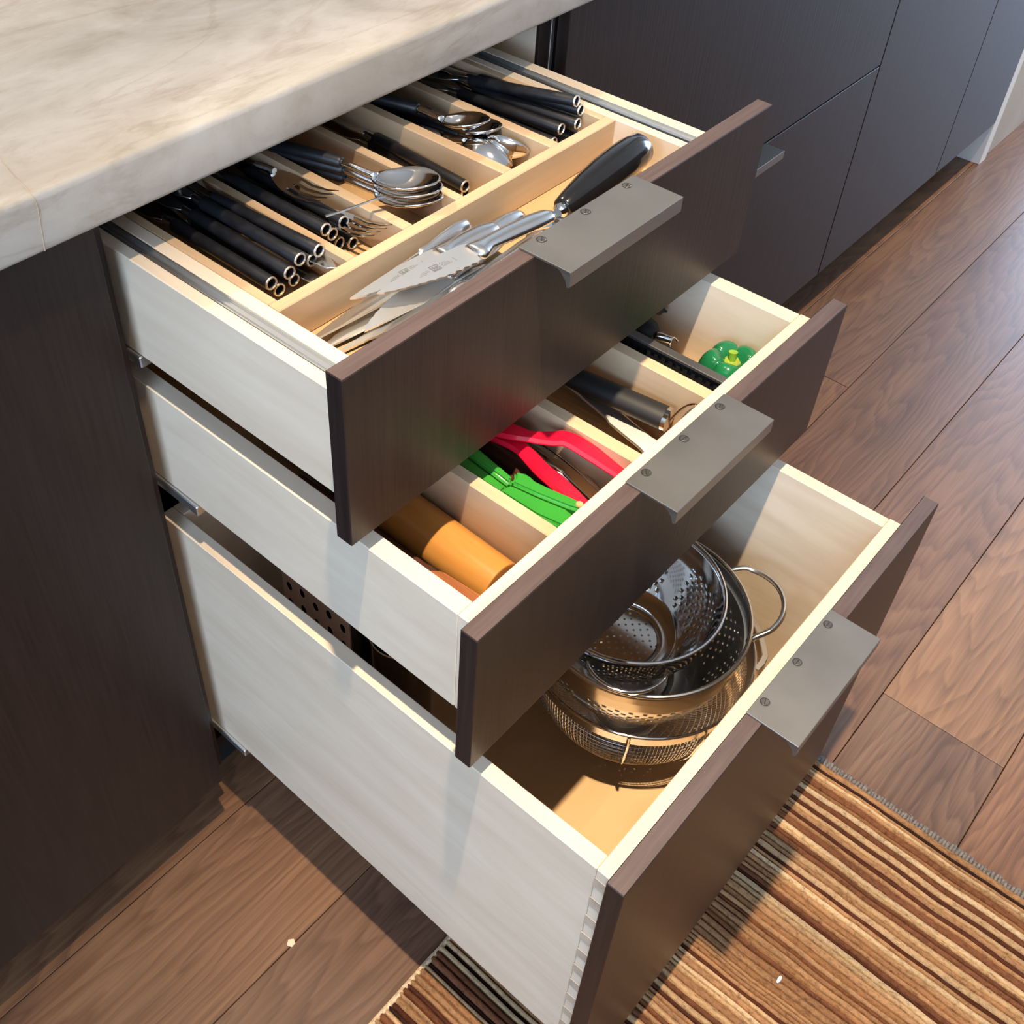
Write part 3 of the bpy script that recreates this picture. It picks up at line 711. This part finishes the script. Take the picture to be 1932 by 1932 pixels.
bm = prism(bm_new(), GA2, .6545, .6755, .0024, 3); obj('upper_jaw', bm, M['green'], t, smooth=True)
bm = prism(bm_new(), GB2, .6540, .6750, .0024, 3); obj('lower_jaw', bm, M['green'], t, smooth=True)
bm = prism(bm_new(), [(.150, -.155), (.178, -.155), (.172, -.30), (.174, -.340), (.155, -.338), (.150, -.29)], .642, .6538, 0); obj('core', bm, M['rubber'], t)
bm = bm_new(); lathe(bm, [(.0001, .6770), (.0028, .6766), (.0034, .6750)], 16, (.1765, -.3385, 0)); obj('pivot', bm, M['palewood'], t, smooth=True)
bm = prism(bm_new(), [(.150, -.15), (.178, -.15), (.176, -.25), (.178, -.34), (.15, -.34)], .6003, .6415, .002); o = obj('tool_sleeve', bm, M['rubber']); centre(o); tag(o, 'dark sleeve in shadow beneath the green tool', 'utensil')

# dark wooden spoon beside it
bm = bm_new(); cyl_axis(bm, (.2105, -.120, .640), (.2020, -.3480, .6320), [(.007, 0), (.0085, .02), (.0095, .09), (.0105, .15), (.0100, .185), (.0075, .2285)], 16)
o = obj('wooden_spoon', bm, M['dkwood'], smooth=True); centre(o); tag(o, 'dark brown round wooden handle between the green tool and red tongs', 'utensil')
bm = bm_new(); prism(bm, [(.184, -.250), (.196, -.255), (.194, -.30), (.190, -.330), (.180, -.345), (.176, -.33), (.182, -.295)], .632, .640, .002); o = obj('wooden_spatula', bm, M['dkwood'], smooth=True); centre(o)
tag(o, 'reddish brown wooden spatula edge right behind the green tool', 'utensil')

# red tongs
t = thing('tongs', 'bright red silicone kitchen tongs, arms spread in a fork shape', 'tongs', (.22, -.29, .60))
def arm(path, ws, th):
    p = smooth_path(path, 6); n = len(p)-1; w = []
    for i in range(n+1):
        u = i/n*(len(ws)-1); k = min(int(u), len(ws)-2); w.append(ws[k]+(ws[k+1]-ws[k])*(u-k))
    return ribbon(bm_new(), p, w, th)
bm = arm([(.2065, -.170, .640), (.2060, -.215, .662), (.2055, -.2400, .672), (.2125, -.2600, .6730), (.2225, -.2740, .6730), (.2310, -.2850, .6735), (.2355, -.3080, .6690), (.2425, -.3490, .6590)], [.0105, .0108, .0100, .0064, .0082, .0090, .0090, .0088], .0060)
obj('arm', bm, M['red'], t, smooth=True)
bm = arm([(.2075, -.170, .634), (.2070, -.215, .654), (.2065, -.2400, .662), (.2045, -.2600, .663), (.1980, -.2850, .6620), (.1965, -.3020, .6600), (.1950, -.3220, .6560), (.1930, -.3490, .6480)], [.0102, .0102, .0095, .0072, .0080, .0086, .0082, .0078], .0060)
obj('arm', bm, M['red'], t, smooth=True)
bm = bm_new(); box(bm, .1955, .2175, -.2200, -.150, .6505, .6545, .001); obj('hinge', bm, M['steel'], t)

# wire whisk under the tongs
t = thing('whisk', 'thin steel wire whisk under the red tongs', 'whisk', (.238, -.28, .60))
for k, (dx, dz) in enumerate(((0, 0), (.006, -.004), (-.007, -.006), (.010, -.012), (-.003, -.014))):
    bm = bm_new(); tube(bm, smooth_path([(.2330, -.180, .632), (.2400+dx*.3, -.240, .640+dz), (.2385+dx, -.2800, .640+dz), (.2330+dx*1.2, -.3200, .636+dz), (.2280+dx, -.3490, .632+dz)], 5), .0009, 6)
    obj('wire', bm, M['polish'], t, smooth=True)
bm = bm_new(); cyl_axis(bm, (.2330, -.11, .626), (.2330, -.19, .632), [(.006, 0), (.007, .02), (.0065, .07), (.004, .08)], 14); obj('handle', bm, M['steel'], t, smooth=True)
bm = bm_new(); cyl_axis(bm, (.2300, -.262, .631), (.2320, -.292, .628), [(.0035, 0), (.006, .004), (.0065, .02), (.0030, .030)], 14); o = obj('bottle_stopper', bm, M['polish'], smooth=True); centre(o); tag(o, 'small shiny dark metal piece between the red tong arms', 'utensil')

# third bay: black handle with steel cap, mottled steel tongs, wooden spatula
t = thing('peeler', 'long black-handled tool with shiny steel end cap in the third bay', 'utensil', (.335, -.27, .60))
bm = bm_new(); p = [Vector((.3225, -.212, .6480)), Vector((.3245, -.2320, .6490)), Vector((.3330, -.3000, .6490)), Vector((.3355, -.3170, .6485))]
tube(bm, p, [.0095, .0115, .0122, .0124], 18, flat=.85); obj('handle', bm, M['rubber'], t, smooth=True)
bm = bm_new(); tube(bm, [p[-1]+Vector((0, .0005, 0)), p[-1]+Vector((.0006, -.0035, 0))], [.0127, .0127], 18, flat=.85); obj('end_cap', bm, M['polish'], t, smooth=True)
bm = bm_new(); tube(bm, [p[0]+Vector((-.004, .012, .001)), p[0]+Vector((0, -.004, 0))], [.0095, .0090], 14, flat=.7); obj('ferrule', bm, M['polish'], t, smooth=True)
bm = bm_new(); tube(bm, smooth_path([(.3350, -.3190, .6440), (.3450, -.3260, .6600), (.3490, -.3360, .6680), (.3470, -.3460, .6640)], 5), .0009, 6); obj('hanging_loop', bm, M['polish'], t, smooth=True)
bm = ribbon(bm_new(), smooth_path([(.3290, -.190, .640), (.3265, -.240, .634), (.3240, -.2680, .630), (.3190, -.3100, .626), (.3150, -.3500, .622)], 6), [.0055]*6+[.0065]*7+[.0085]*6+[.0095]*6, .0030, up=(-.25, 0, 1))
o = obj('steel_spatula', bm, M['blade'], smooth=True); centre(o); tag(o, 'mottled shiny flat steel handle beside the black-handled tool', 'utensil')
bm = ribbon(bm_new(), [(.3340, -.17, .6045), (.3305, -.24, .6045), (.3220, -.3080, .6045), (.3170, -.3495, .6045)], [.006, .007, .016, .018], .006)
o = obj('wooden_turner', bm, M['palewood'], smooth=True); centre(o); tag(o, 'pale flat wooden turner lying on the floor of the third bay', 'utensil')

# right bay: zester bar, black-handled opener, bell pepper
t = thing('zester', 'long grey flat bar grater standing on edge in the right bay', 'grater', (.39, -.28, .60))
obj('spine', B(.3815, .3905, -.3500, -.215, .6725, .6760, .0005), M['plastic_black'] if False else M['bronze'], t)
bm = bm_new(); box(bm, .3840, .3885, -.3495, -.2155, .6020, .6724, .0003)
for k in range(16): box(bm, .3828, .3842, -.345+k*.008, -.341+k*.008, .655, .6685)
obj('blade', bm, M['rubber'], t)
bm = ribbon(bm_new(), [(.3760, -.265, .640), (.3745, -.30, .6385), (.3725, -.3480, .637)], [.0025, .003, .002], .0014); o = obj('wire_loop', bm, M['polish']); centre(o); tag(o, 'thin dark metal strip between the zester and the divider', 'utensil')
t = thing('kitchen_tool', 'black-knobbed tool with chrome fork behind the grey bar', 'utensil', (.425, -.24, .60))
bm = cyl_axis(bm_new(), (.4290, -.1500, .640), (.4265, -.2440, .6500), [(.009, 0), (.0125, .02), (.0145, .06), (.0155, .078), (.0130, .088), (.0075, .0945)], 22); obj('handle', bm, M['rubber'], t, smooth=True)
bm = cyl_axis(bm_new(), (.4270, -.2440, .6510), (.4330, -.2580, .6490), [(.0040, 0), (.0046, .004), (.0036, .0150)], 14); obj('ferrule', bm, M['polish'], t, smooth=True)
for q in ([(.4330, -.2570, .6490), (.4395, -.2560, .6480), (.4420, -.2600, .6440)], [(.4330, -.2570, .6490), (.4270, -.2600, .6450), (.4185, -.2640, .6430)], [(.4270, -.2600, .6450), (.4250, -.2680, .6430), (.4200, -.2730, .6400)]):
    bm = bm_new(); tube(bm, smooth_path(q, 5), .0010, 6); obj('prong', bm, M['polish'], t, smooth=True)
bm = bm_new(); tube(bm, smooth_path([(.466, -.190, .640), (.462, -.215, .652), (.4600, -.2330, .656)], 5), [.007]*5+[.006]*4+[.002, .001], 12); o = obj('utensil_handle', bm, M['rubber'], smooth=True); centre(o); tag(o, 'black curved handle tip against the right side of the middle drawer', 'utensil')
t = thing('bell_pepper', 'glossy green bell pepper at the front right of the middle drawer', 'bell pepper', (.446, -.312, .6003))
bm = bm_new(); PC = Vector((.4425, -.3190, .6003)); n, mrow = 90, 30; rings = []; HP = .0600; RP = .0300
for i in range(mrow+1):
    v = i/mrow; ph = PI*v; ring = []
    for k in range(n):
        a = 2*PI*k/n; lob = abs(math.cos(2.5*(a+.35)))**.6
        env = math.sin(ph)**.55
        r = RP*env*(.84+.20*lob*(1 if v > .3 else v/.3))
        z = HP*(.5-.5*math.cos(ph)) if v < .5 else HP*(.5-.5*math.cos(ph))
        dip = max(0, 1-r/.019)**1.3*.016 if v > .5 else 0
        if v > .5: z += .0055*lob*env*min(1, r/.012)
        ring.append(bm.verts.new(PC+Vector((r*math.cos(a), r*math.sin(a), z-dip))))
    rings.append(ring)
for a, b in zip(rings, rings[1:]):
    for k in range(n): bm.faces.new((a[k], a[(k+1) % n], b[(k+1) % n], b[k]))
bmesh.ops.remove_doubles(bm, verts=bm.verts, dist=1e-6)
obj('body', bm, M['pepper'], t, smooth='all')
bm = bm_new(); tz = PC.z+HP-.0092
cr_ = []
for k in range(24):
    a = 2*PI*k/24; r = .0090*(1+.25*math.cos(5*a+.4)); cr_.append(bm.verts.new((PC.x+r*math.cos(a), PC.y+r*math.sin(a), tz+.0010)))
c0 = bm.verts.new((PC.x, PC.y, tz+.0032))
for k in range(24): bm.faces.new((cr_[k], cr_[(k+1) % 24], c0))
obj('calyx', bm, M['calyx'], t, smooth='all')
bm = bm_new(); tube(bm, [PC+Vector((0, 0, HP-.0125)), PC+Vector((0, .0005, HP-.006)), PC+Vector((.001, .0015, HP+.0015))], [.0052, .0032, .0044], 12); obj('stem', bm, M['stem'], t, smooth=True)

# ------------------------------------------------------------------ bottom drawer: nested colanders
def holed_lathe(bm, prof, n, is_hole, c, hr=.30):
    """surface of revolution made of cells; a cell picked by is_hole(i, k) gets a round opening"""
    m = len(prof)-1
    def P(u, v):      # u row float, v col float
        i = min(int(u), m-1); f = u-i
        r = prof[i][0]+(prof[i+1][0]-prof[i][0])*f; h = prof[i][1]+(prof[i+1][1]-prof[i][1])*f
        a = 2*PI*v/n; return Vector(c)+Vector((r*math.cos(a), r*math.sin(a), h))
    cache = {}
    def V(u, v):
        key = (round(u*4), round((v % n)*4) % (n*4))
        if key not in cache: cache[key] = bm.verts.new(P(u, v))
        return cache[key]
    for i in range(m):
        for k in range(n):
            ed = [V(i, k), V(i, k+.5), V(i, k+1), V(i+.5, k+1), V(i+1, k+1), V(i+1, k+.5), V(i+1, k), V(i+.5, k)]
            if is_hole(i, k):
                inn = []
                for (du, dv) in ((-1, -1), (-1, 0), (-1, 1), (0, 1), (1, 1), (1, 0), (1, -1), (0, -1)):
                    l = math.hypot(du, dv); inn.append(bm.verts.new(P(i+.5+du/l*hr, k+.5+dv/l*hr)))
                for q in range(8): bm.faces.new((ed[q], ed[(q+1) % 8], inn[(q+1) % 8], inn[q]))
            else:
                c_ = bm.verts.new(P(i+.5, k+.5))
                for q in (0, 2, 4, 6): bm.faces.new((ed[q], ed[q+1], c_, ed[(q-1) % 8]))
    return bm
def holed_disc(bm, R_, cell, z, c, hr=.27):
    n = int(R_/cell)+1
    for i in range(-n, n+1):
        for j in range(-n, n+1):
            x, y = i*cell, j*cell
            if math.hypot(x, y) > R_-cell*.72: 
                continue
            e = [(-.5, -.5), (0, -.5), (.5, -.5), (.5, 0), (.5, .5), (0, .5), (-.5, .5), (-.5, 0)]
            ed = [bm.verts.new((c[0]+x+a*cell, c[1]+y+b*cell, z)) for a, b in e]
            if (i+j) % 2 == 0 and math.hypot(x, y) < R_-cell*1.6:
                inn = [bm.verts.new((c[0]+x+a/math.hypot(a, b)*hr*cell, c[1]+y+b/math.hypot(a, b)*hr*cell, z)) for a, b in e]
                for q in range(8): bm.faces.new((ed[q], ed[(q+1) % 8], inn[(q+1) % 8], inn[q]))
            else: bm.faces.new(ed)
    bmesh.ops.remove_doubles(bm, verts=bm.verts, dist=1e-5)
    return bm
def ring_tube(bm, r, z, rad, c, n=72, m=8):
    lathe(bm, [(r+rad*math.cos(2*PI*k/m), z+rad*math.sin(2*PI*k/m)) for k in range(m)], n, (c[0], c[1], 0), close=True)
def shell(o, th):
    md = o.modifiers.new('wall', 'SOLIDIFY'); md.thickness = th; md.offset = -1
def loop_handle(ctr, r, z, ang, span, outw, drop=0., rad=.0029):
    a0, a1 = ang-span, ang+span; pts = []
    p = lambda a, rr, zz: (ctr[0]+rr*math.cos(a), ctr[1]+rr*math.sin(a), zz)
    path = [p(a0, r+.0008, z-.020), p(a0, r+.0030, z-.010)]
    for k in range(1, 12):
        u = k/12; path.append(p(a0+(a1-a0)*u, r+.003+outw*math.sin(PI*u)**.62, z-.004+(drop+.004)*math.sin(PI*u)))
    path += [p(a1, r+.0030, z-.010), p(a1, r+.0008, z-.020)]
    bm = bm_new(); tube(bm, smooth_path(path, 6), rad, 10); return bm
# mesh strainer (lowest)
SC = (.344, -.337); SR = .1225
t = thing('mesh_strainer', 'wide fine-mesh steel strainer with a flat band, lowest of the nested colanders', 'strainer', (SC[0], SC[1], .2003))
bm = bm_new(); lathe(bm, [(SR-.0018, .3350), (SR, .3352), (SR-.0035, .3170), (SR-.0052, .3170)], 96, (SC[0], SC[1], 0), close=True); obj('band', bm, M['steel'], t, smooth=True)
bm = bm_new(); ring_tube(bm, SR-.0006, .3355, .0017, SC, 96); obj('rim', bm, M['polish'], t, smooth=True)
bm = bm_new(); pr = []
for i in range(23):
    u = i/22; pr.append(((SR-.0045)*math.cos(u*PI/2*.94)**.75, .3175-.1085*math.sin(u*PI/2)))
lathe(bm, pr, 190, (SC[0], SC[1], 0))
o = obj('mesh_bowl', bm, M['satin'], t); o['kind'] = 'stuff'
md = o.modifiers.new('weave', 'WIREFRAME'); md.thickness = .0010; md.use_replace = True; md.use_even_offset = False
for a in (-2.62, -1.98, 2.6, .4):
    bm = bm_new(); q = lambda r, z: (SC[0]+r*math.cos(a), SC[1]+r*math.sin(a), z)
    bw_ = lambda u: q((SR-.0045)*math.cos(u*PI/2*.94)**.75+.0026*(1-u), .3175-.1085*math.sin(u*PI/2)-.0026*u)
    tube(bm, smooth_path([q(SR+.0022, .337), q(SR+.0026, .322)]+[bw_(v/8) for v in range(1, 8)], 4), .0016, 8); obj('foot_wire', bm, M['polish'], t, smooth=True)
bm = bm_new(); ring_tube(bm, .040, .2055, .0035, SC, 48); obj('base_ring', bm, M['polish'], t, smooth=True)
bm = bm_new(); pts = []
for k in range(13):
    a = -1.10+k*.075; off = .002 if k in (0, 12) else (.012 if 2 <= k <= 10 else .008); pts.append((SC[0]+(SR+off)*math.cos(a), SC[1]+(SR+off)*math.sin(a), .3290))
ribbon(bm, pts, [.0035]*13, .0020, up=(0, 0, 1)); obj('side_handle', bm, M['steel'], t, smooth=True)
bm = bm_new(); pts = []
for k in range(11):
    a = 1.75+k*.08; off = .002 if k in (0, 10) else .012; pts.append((SC[0]+(SR+off)*math.cos(a), SC[1]+(SR+off)*math.sin(a), .3290))
ribbon(bm, pts, [.0035]*11, .0020); obj('side_handle', bm, M['steel'], t, smooth=True)
# perforated steamer pot (middle)
PCN = (.3215, -.3410); R2 = .1085; ZR = .4175
t = thing('steamer_insert', 'large perforated steel pot with two wire loop handles, middle of the nested colanders', 'colander', (PCN[0], PCN[1], .29))
prof = [(R2, ZR), (R2, ZR-.016), (R2-.0022, ZR-.0175), (R2-.0026, ZR-.028)] + [(R2-.0028-.0010*i-.00014*i*i, ZR-.028-.0056*(i+1)) for i in range(13)]
last = prof[-1]
prof += [(last[0]-.006, last[1]-.006), (last[0]-.016, last[1]-.010), (last[0]-.030, last[1]-.011)]
nseg = 96
def hole2(i, k): return 4 <= i <= 14 and (k+i) % 2 == 0 and (k % 16) not in (0, 1)
bm = holed_lathe(bm_new(), prof, nseg, hole2, (PCN[0], PCN[1], 0), .25)
o = obj('pot_wall', bm, M['steel'], t, smooth=True); shell(o, .0008)
bm = holed_disc(bm_new(), last[0]-.024, .006, last[1]-.0114, PCN); obj('base_disc', bm, M['steel'], t)
bm = bm_new(); ring_tube(bm, R2+.0006, ZR+.0006, .0023, PCN, 96); obj('rim', bm, M['steel'], t, smooth=True)
obj('handle', loop_handle(PCN, R2, ZR-.002, -.72, .40, .036, .002), M['steel'], t, smooth=True)
obj('handle', loop_handle(PCN, R2, ZR-.002, -.72+PI, .40, .036, .002), M['steel'], t, smooth=True)
# polished colander (top, tilted a little)
IC = (.3185, -.3265); R3 = .0935; ZI = .4385
t = thing('colander', 'polished perforated steel bowl colander, topmost of the nested set', 'colander', (IC[0], IC[1], .35))
pr3 = [(R3, ZI), (R3-.001, ZI-.010), (R3-.003, ZI-.020)] + [(R3-.004-.0010*i-.00014*i*i, ZI-.020-.0046*(i+1)) for i in range(12)]
l3 = pr3[-1]; pr3 += [(l3[0]-.005, l3[1]-.004), (l3[0]-.012, l3[1]-.0062)]+[(l3[0]-.024, l3[1]-.0066)]
def hole3(i, k): return (3 <= i <= 12 and (k+i) % 2 == 0 and (k//4) % 4 != 3)
bm = holed_lathe(bm_new(), pr3, 96, hole3, (IC[0], IC[1], 0), .25)
o = obj('bowl', bm, M['polish'], t, smooth=True); shell(o, .0007)
bm = holed_disc(bm_new(), l3[0]-.019, .0052, l3[1]-.0070, IC); obj('base_disc', bm, M['polish'], t)
bm = bm_new(); ring_tube(bm, R3+.0004, ZI+.0004, .0020, IC, 96); obj('rim', bm, M['polish'], t, smooth=True)
obj('handle', loop_handle(IC, R3, ZI-.004, 3.72, .40, .024, -.004, .0022), M['polish'], t, smooth=True)
obj('handle', loop_handle(IC, R3, ZI-.004, 3.72-PI, .40, .024, -.004, .0022), M['polish'], t, smooth=True)

# box grater and dark pan behind the left side
t = thing('box_grater', 'steel box grater with drop-shaped holes, seen through the gap above the deep drawer side', 'grater', (.12, -.09, .2003))
def grater_face(y0, y1, x, z0, z1):
    bm = bm_new(); cols, rws = 5, 9; cw, ch = (y1-y0)/cols, (z1-z0)/rws
    for i in range(rws):
        for j in range(cols):
            sh = .5*cw if i % 2 else 0; yc, zc = y0+(j+.5)*cw, z0+(i+.5)*ch
            ed = [(y0+j*cw, z0+i*ch), (yc, z0+i*ch), (y0+(j+1)*cw, z0+i*ch), (y0+(j+1)*cw, zc), (y0+(j+1)*cw, z0+(i+1)*ch), (yc, z0+(i+1)*ch), (y0+j*cw, z0+(i+1)*ch), (y0+j*cw, zc)]
            off = (ch*.16 if j % 2 else -ch*.16)
            inn = []
            for (yy, zz) in ed:
                dy, dz = yy-yc, zz-zc; l = math.hypot(dy/cw, dz/ch); inn.append((yc+dy/cw/l*cw*.22, zc+dz/ch/l*ch*.27+off*.6))
            a = [bm.verts.new((x, q[0], q[1])) for q in ed]; b = [bm.verts.new((x, q[0], q[1])) for q in inn]
            for q in range(8): bm.faces.new((a[q], a[(q+1) % 8], b[(q+1) % 8], b[q]))
    bmesh.ops.remove_doubles(bm, verts=bm.verts, dist=1e-6)
    return bm
o = obj('coarse_face', grater_face(-.148, -.050, .098, .2200, .4550), M['grater'], t); shell(o, .0008)
obj('side_face', B(.0985, .150, -.0506, -.0495, .21, .4550, 0), M['satin'], t); obj('side_face', B(.0985, .150, -.1490, -.1480, .21, .4550, 0), M['satin'], t)
obj('back_face', B(.150, .1508, -.149, -.0495, .21, .4550, 0), M['rubber'], t)
obj('top_cap', B(.095, .153, -.150, -.048, .4550, .4660, .003, 2), M['rubber'], t)
t = thing('saucepan', 'black pan with thin bright rim lines, in shadow inside the deep drawer', 'pan', (.13, -.185, .2003))
bm = bm_new(); lathe(bm, [(.001, .2010), (.028, .2010), (.031, .204), (.0315, .4130), (.0305, .4130), (.029, .210), (.001, .209)], 40, (.1330, -.1835, 0)); obj('pan_body', bm, M['plastic_black'], t, smooth=True)
bm = bm_new(); ring_tube(bm, .0312, .4135, .0008, (.1330, -.1835), 48); obj('rim', bm, M['polish'], t, smooth=True)

# ------------------------------------------------------------------ rug
RX0, RX1, RY0, RY1, RZ = -.62, .577, -1.35, -.3125, .0
rg = thing('rug', 'striped tan and brown ribbed rug with a grey fringed edge on the plank floor', 'rug', ((RX0+RX1)/2, (RY0+RY1)/2, 0))
pal = [srgb(164, 122, 84), srgb(182, 146, 106), srgb(144, 102, 68), srgb(82, 46, 32), srgb(52, 32, 24), srgb(120, 76, 50), srgb(104, 64, 42), srgb(196, 164, 124), srgb(156, 114, 78)]
wts = [6, 6, 4, 4, 4, 3, 2, 4, 6]
bm = bm_new(); lay_c = bm.loops.layers.float_color.new('stripe')
x = RX0; ny = 150; stripes = []; prev = None
while x < RX1-.002:
    c = random.choices(range(len(pal)), wts)[0]
    if c == prev: c = (c+3) % len(pal)
    prev = c; wd = random.uniform(.0035, .0062) if c in (3, 4) else random.uniform(.0045, .0092)
    stripes.append((x, min(RX1, x+wd), c)); x += wd
def wob(xx, yy): return .0030*noise.noise(Vector((xx*9, yy*5.5, 0)))+.0022*noise.noise(Vector((xx*22, yy*16, 4)))
NX = 4
for a, b, c in stripes:
    h = random.uniform(.0075, .0105)-(.0015 if c in (3, 4) else 0)
    prevrow = None
    for i in range(ny+1):
        y = RY0+(RY1-RY0)*i/ny; row = []
        for k in range(NX+1):
            u = k/NX; xx = a+(b-a)*u
            row.append(bm.verts.new((xx+wob(xx, y), y, .0045+(h-.0045)*math.sin(PI*u)**.6+.0008*noise.noise(Vector((xx*60, y*90, 2))))))
        if prevrow:
            s = .9+.3*noise.noise(Vector((a*40, y*6, 9)))
            for k in range(NX):
                f = bm.faces.new((prevrow[k], prevrow[k+1], row[k+1], row[k])); f.smooth = True
                for lp in f.loops: lp[lay_c] = (pal[c][0]*s*.92, pal[c][1]*s*.94, pal[c][2]*s*.97, 1)
        prevrow = row
me = bpy.data.meshes.new('pile'); bmesh.ops.recalc_face_normals(bm, faces=bm.faces); bm.to_mesh(me); bm.free(); me.materials.append(M['rug'])
po = bpy.data.objects.new('pile', me); COL.objects.link(po); po.parent = rg; me.transform(WM[rg.name].inverted()); po['kind'] = 'stuff'
obj('backing', B(RX0, RX1, RY0, RY1, .0005, .0045, 0), M['fringe'], rg)
bm = bm_new(); tube(bm, [(RX0+(RX1-RX0)*k/60, RY1+.001+.0008*noise.noise(Vector((k*.9, 0, 0))), .005) for k in range(61)], .0034, 8); obj('binding', bm, M['binding'], rg, smooth=True)
bm = bm_new(); y = RY1
while y > RY0:
    q = random.uniform(-.002, .002); l = random.uniform(.0065, .0115); zt = random.uniform(.005, .009)
    tube(bm, [(RX1-.002, y, .0045), (RX1+l*.55, y+q*.5, zt), (RX1+l, y+q, .0035)], [.0024, .0027, .0016], 6); y -= random.uniform(.0034, .0050)
o = obj('fringe', bm, M['fringe'], rg, smooth=True); o['kind'] = 'stuff'

# crumbs
bm = bm_new(); prism(bm, [(-.0555, -.1780), (-.0500, -.1745), (-.0450, -.1785), (-.0470, -.1835), (-.0530, -.1840)], .0002, .0022, .0004); o = obj('crumb', bm, M['crumb']); centre(o); tag(o, 'tiny pale tan chip lying on the floor planks left of the drawers', 'crumb')
bm = bm_new(); bmesh.ops.create_icosphere(bm, subdivisions=2, radius=.0035, matrix=Matrix.Translation((.2908, -.6199, .0125)) @ Matrix.Diagonal((1.5, .6, .6, 1))); o = obj('crumb', bm, M['white']); centre(o); tag(o, 'tiny white crumb lying on the striped rug', 'crumb')
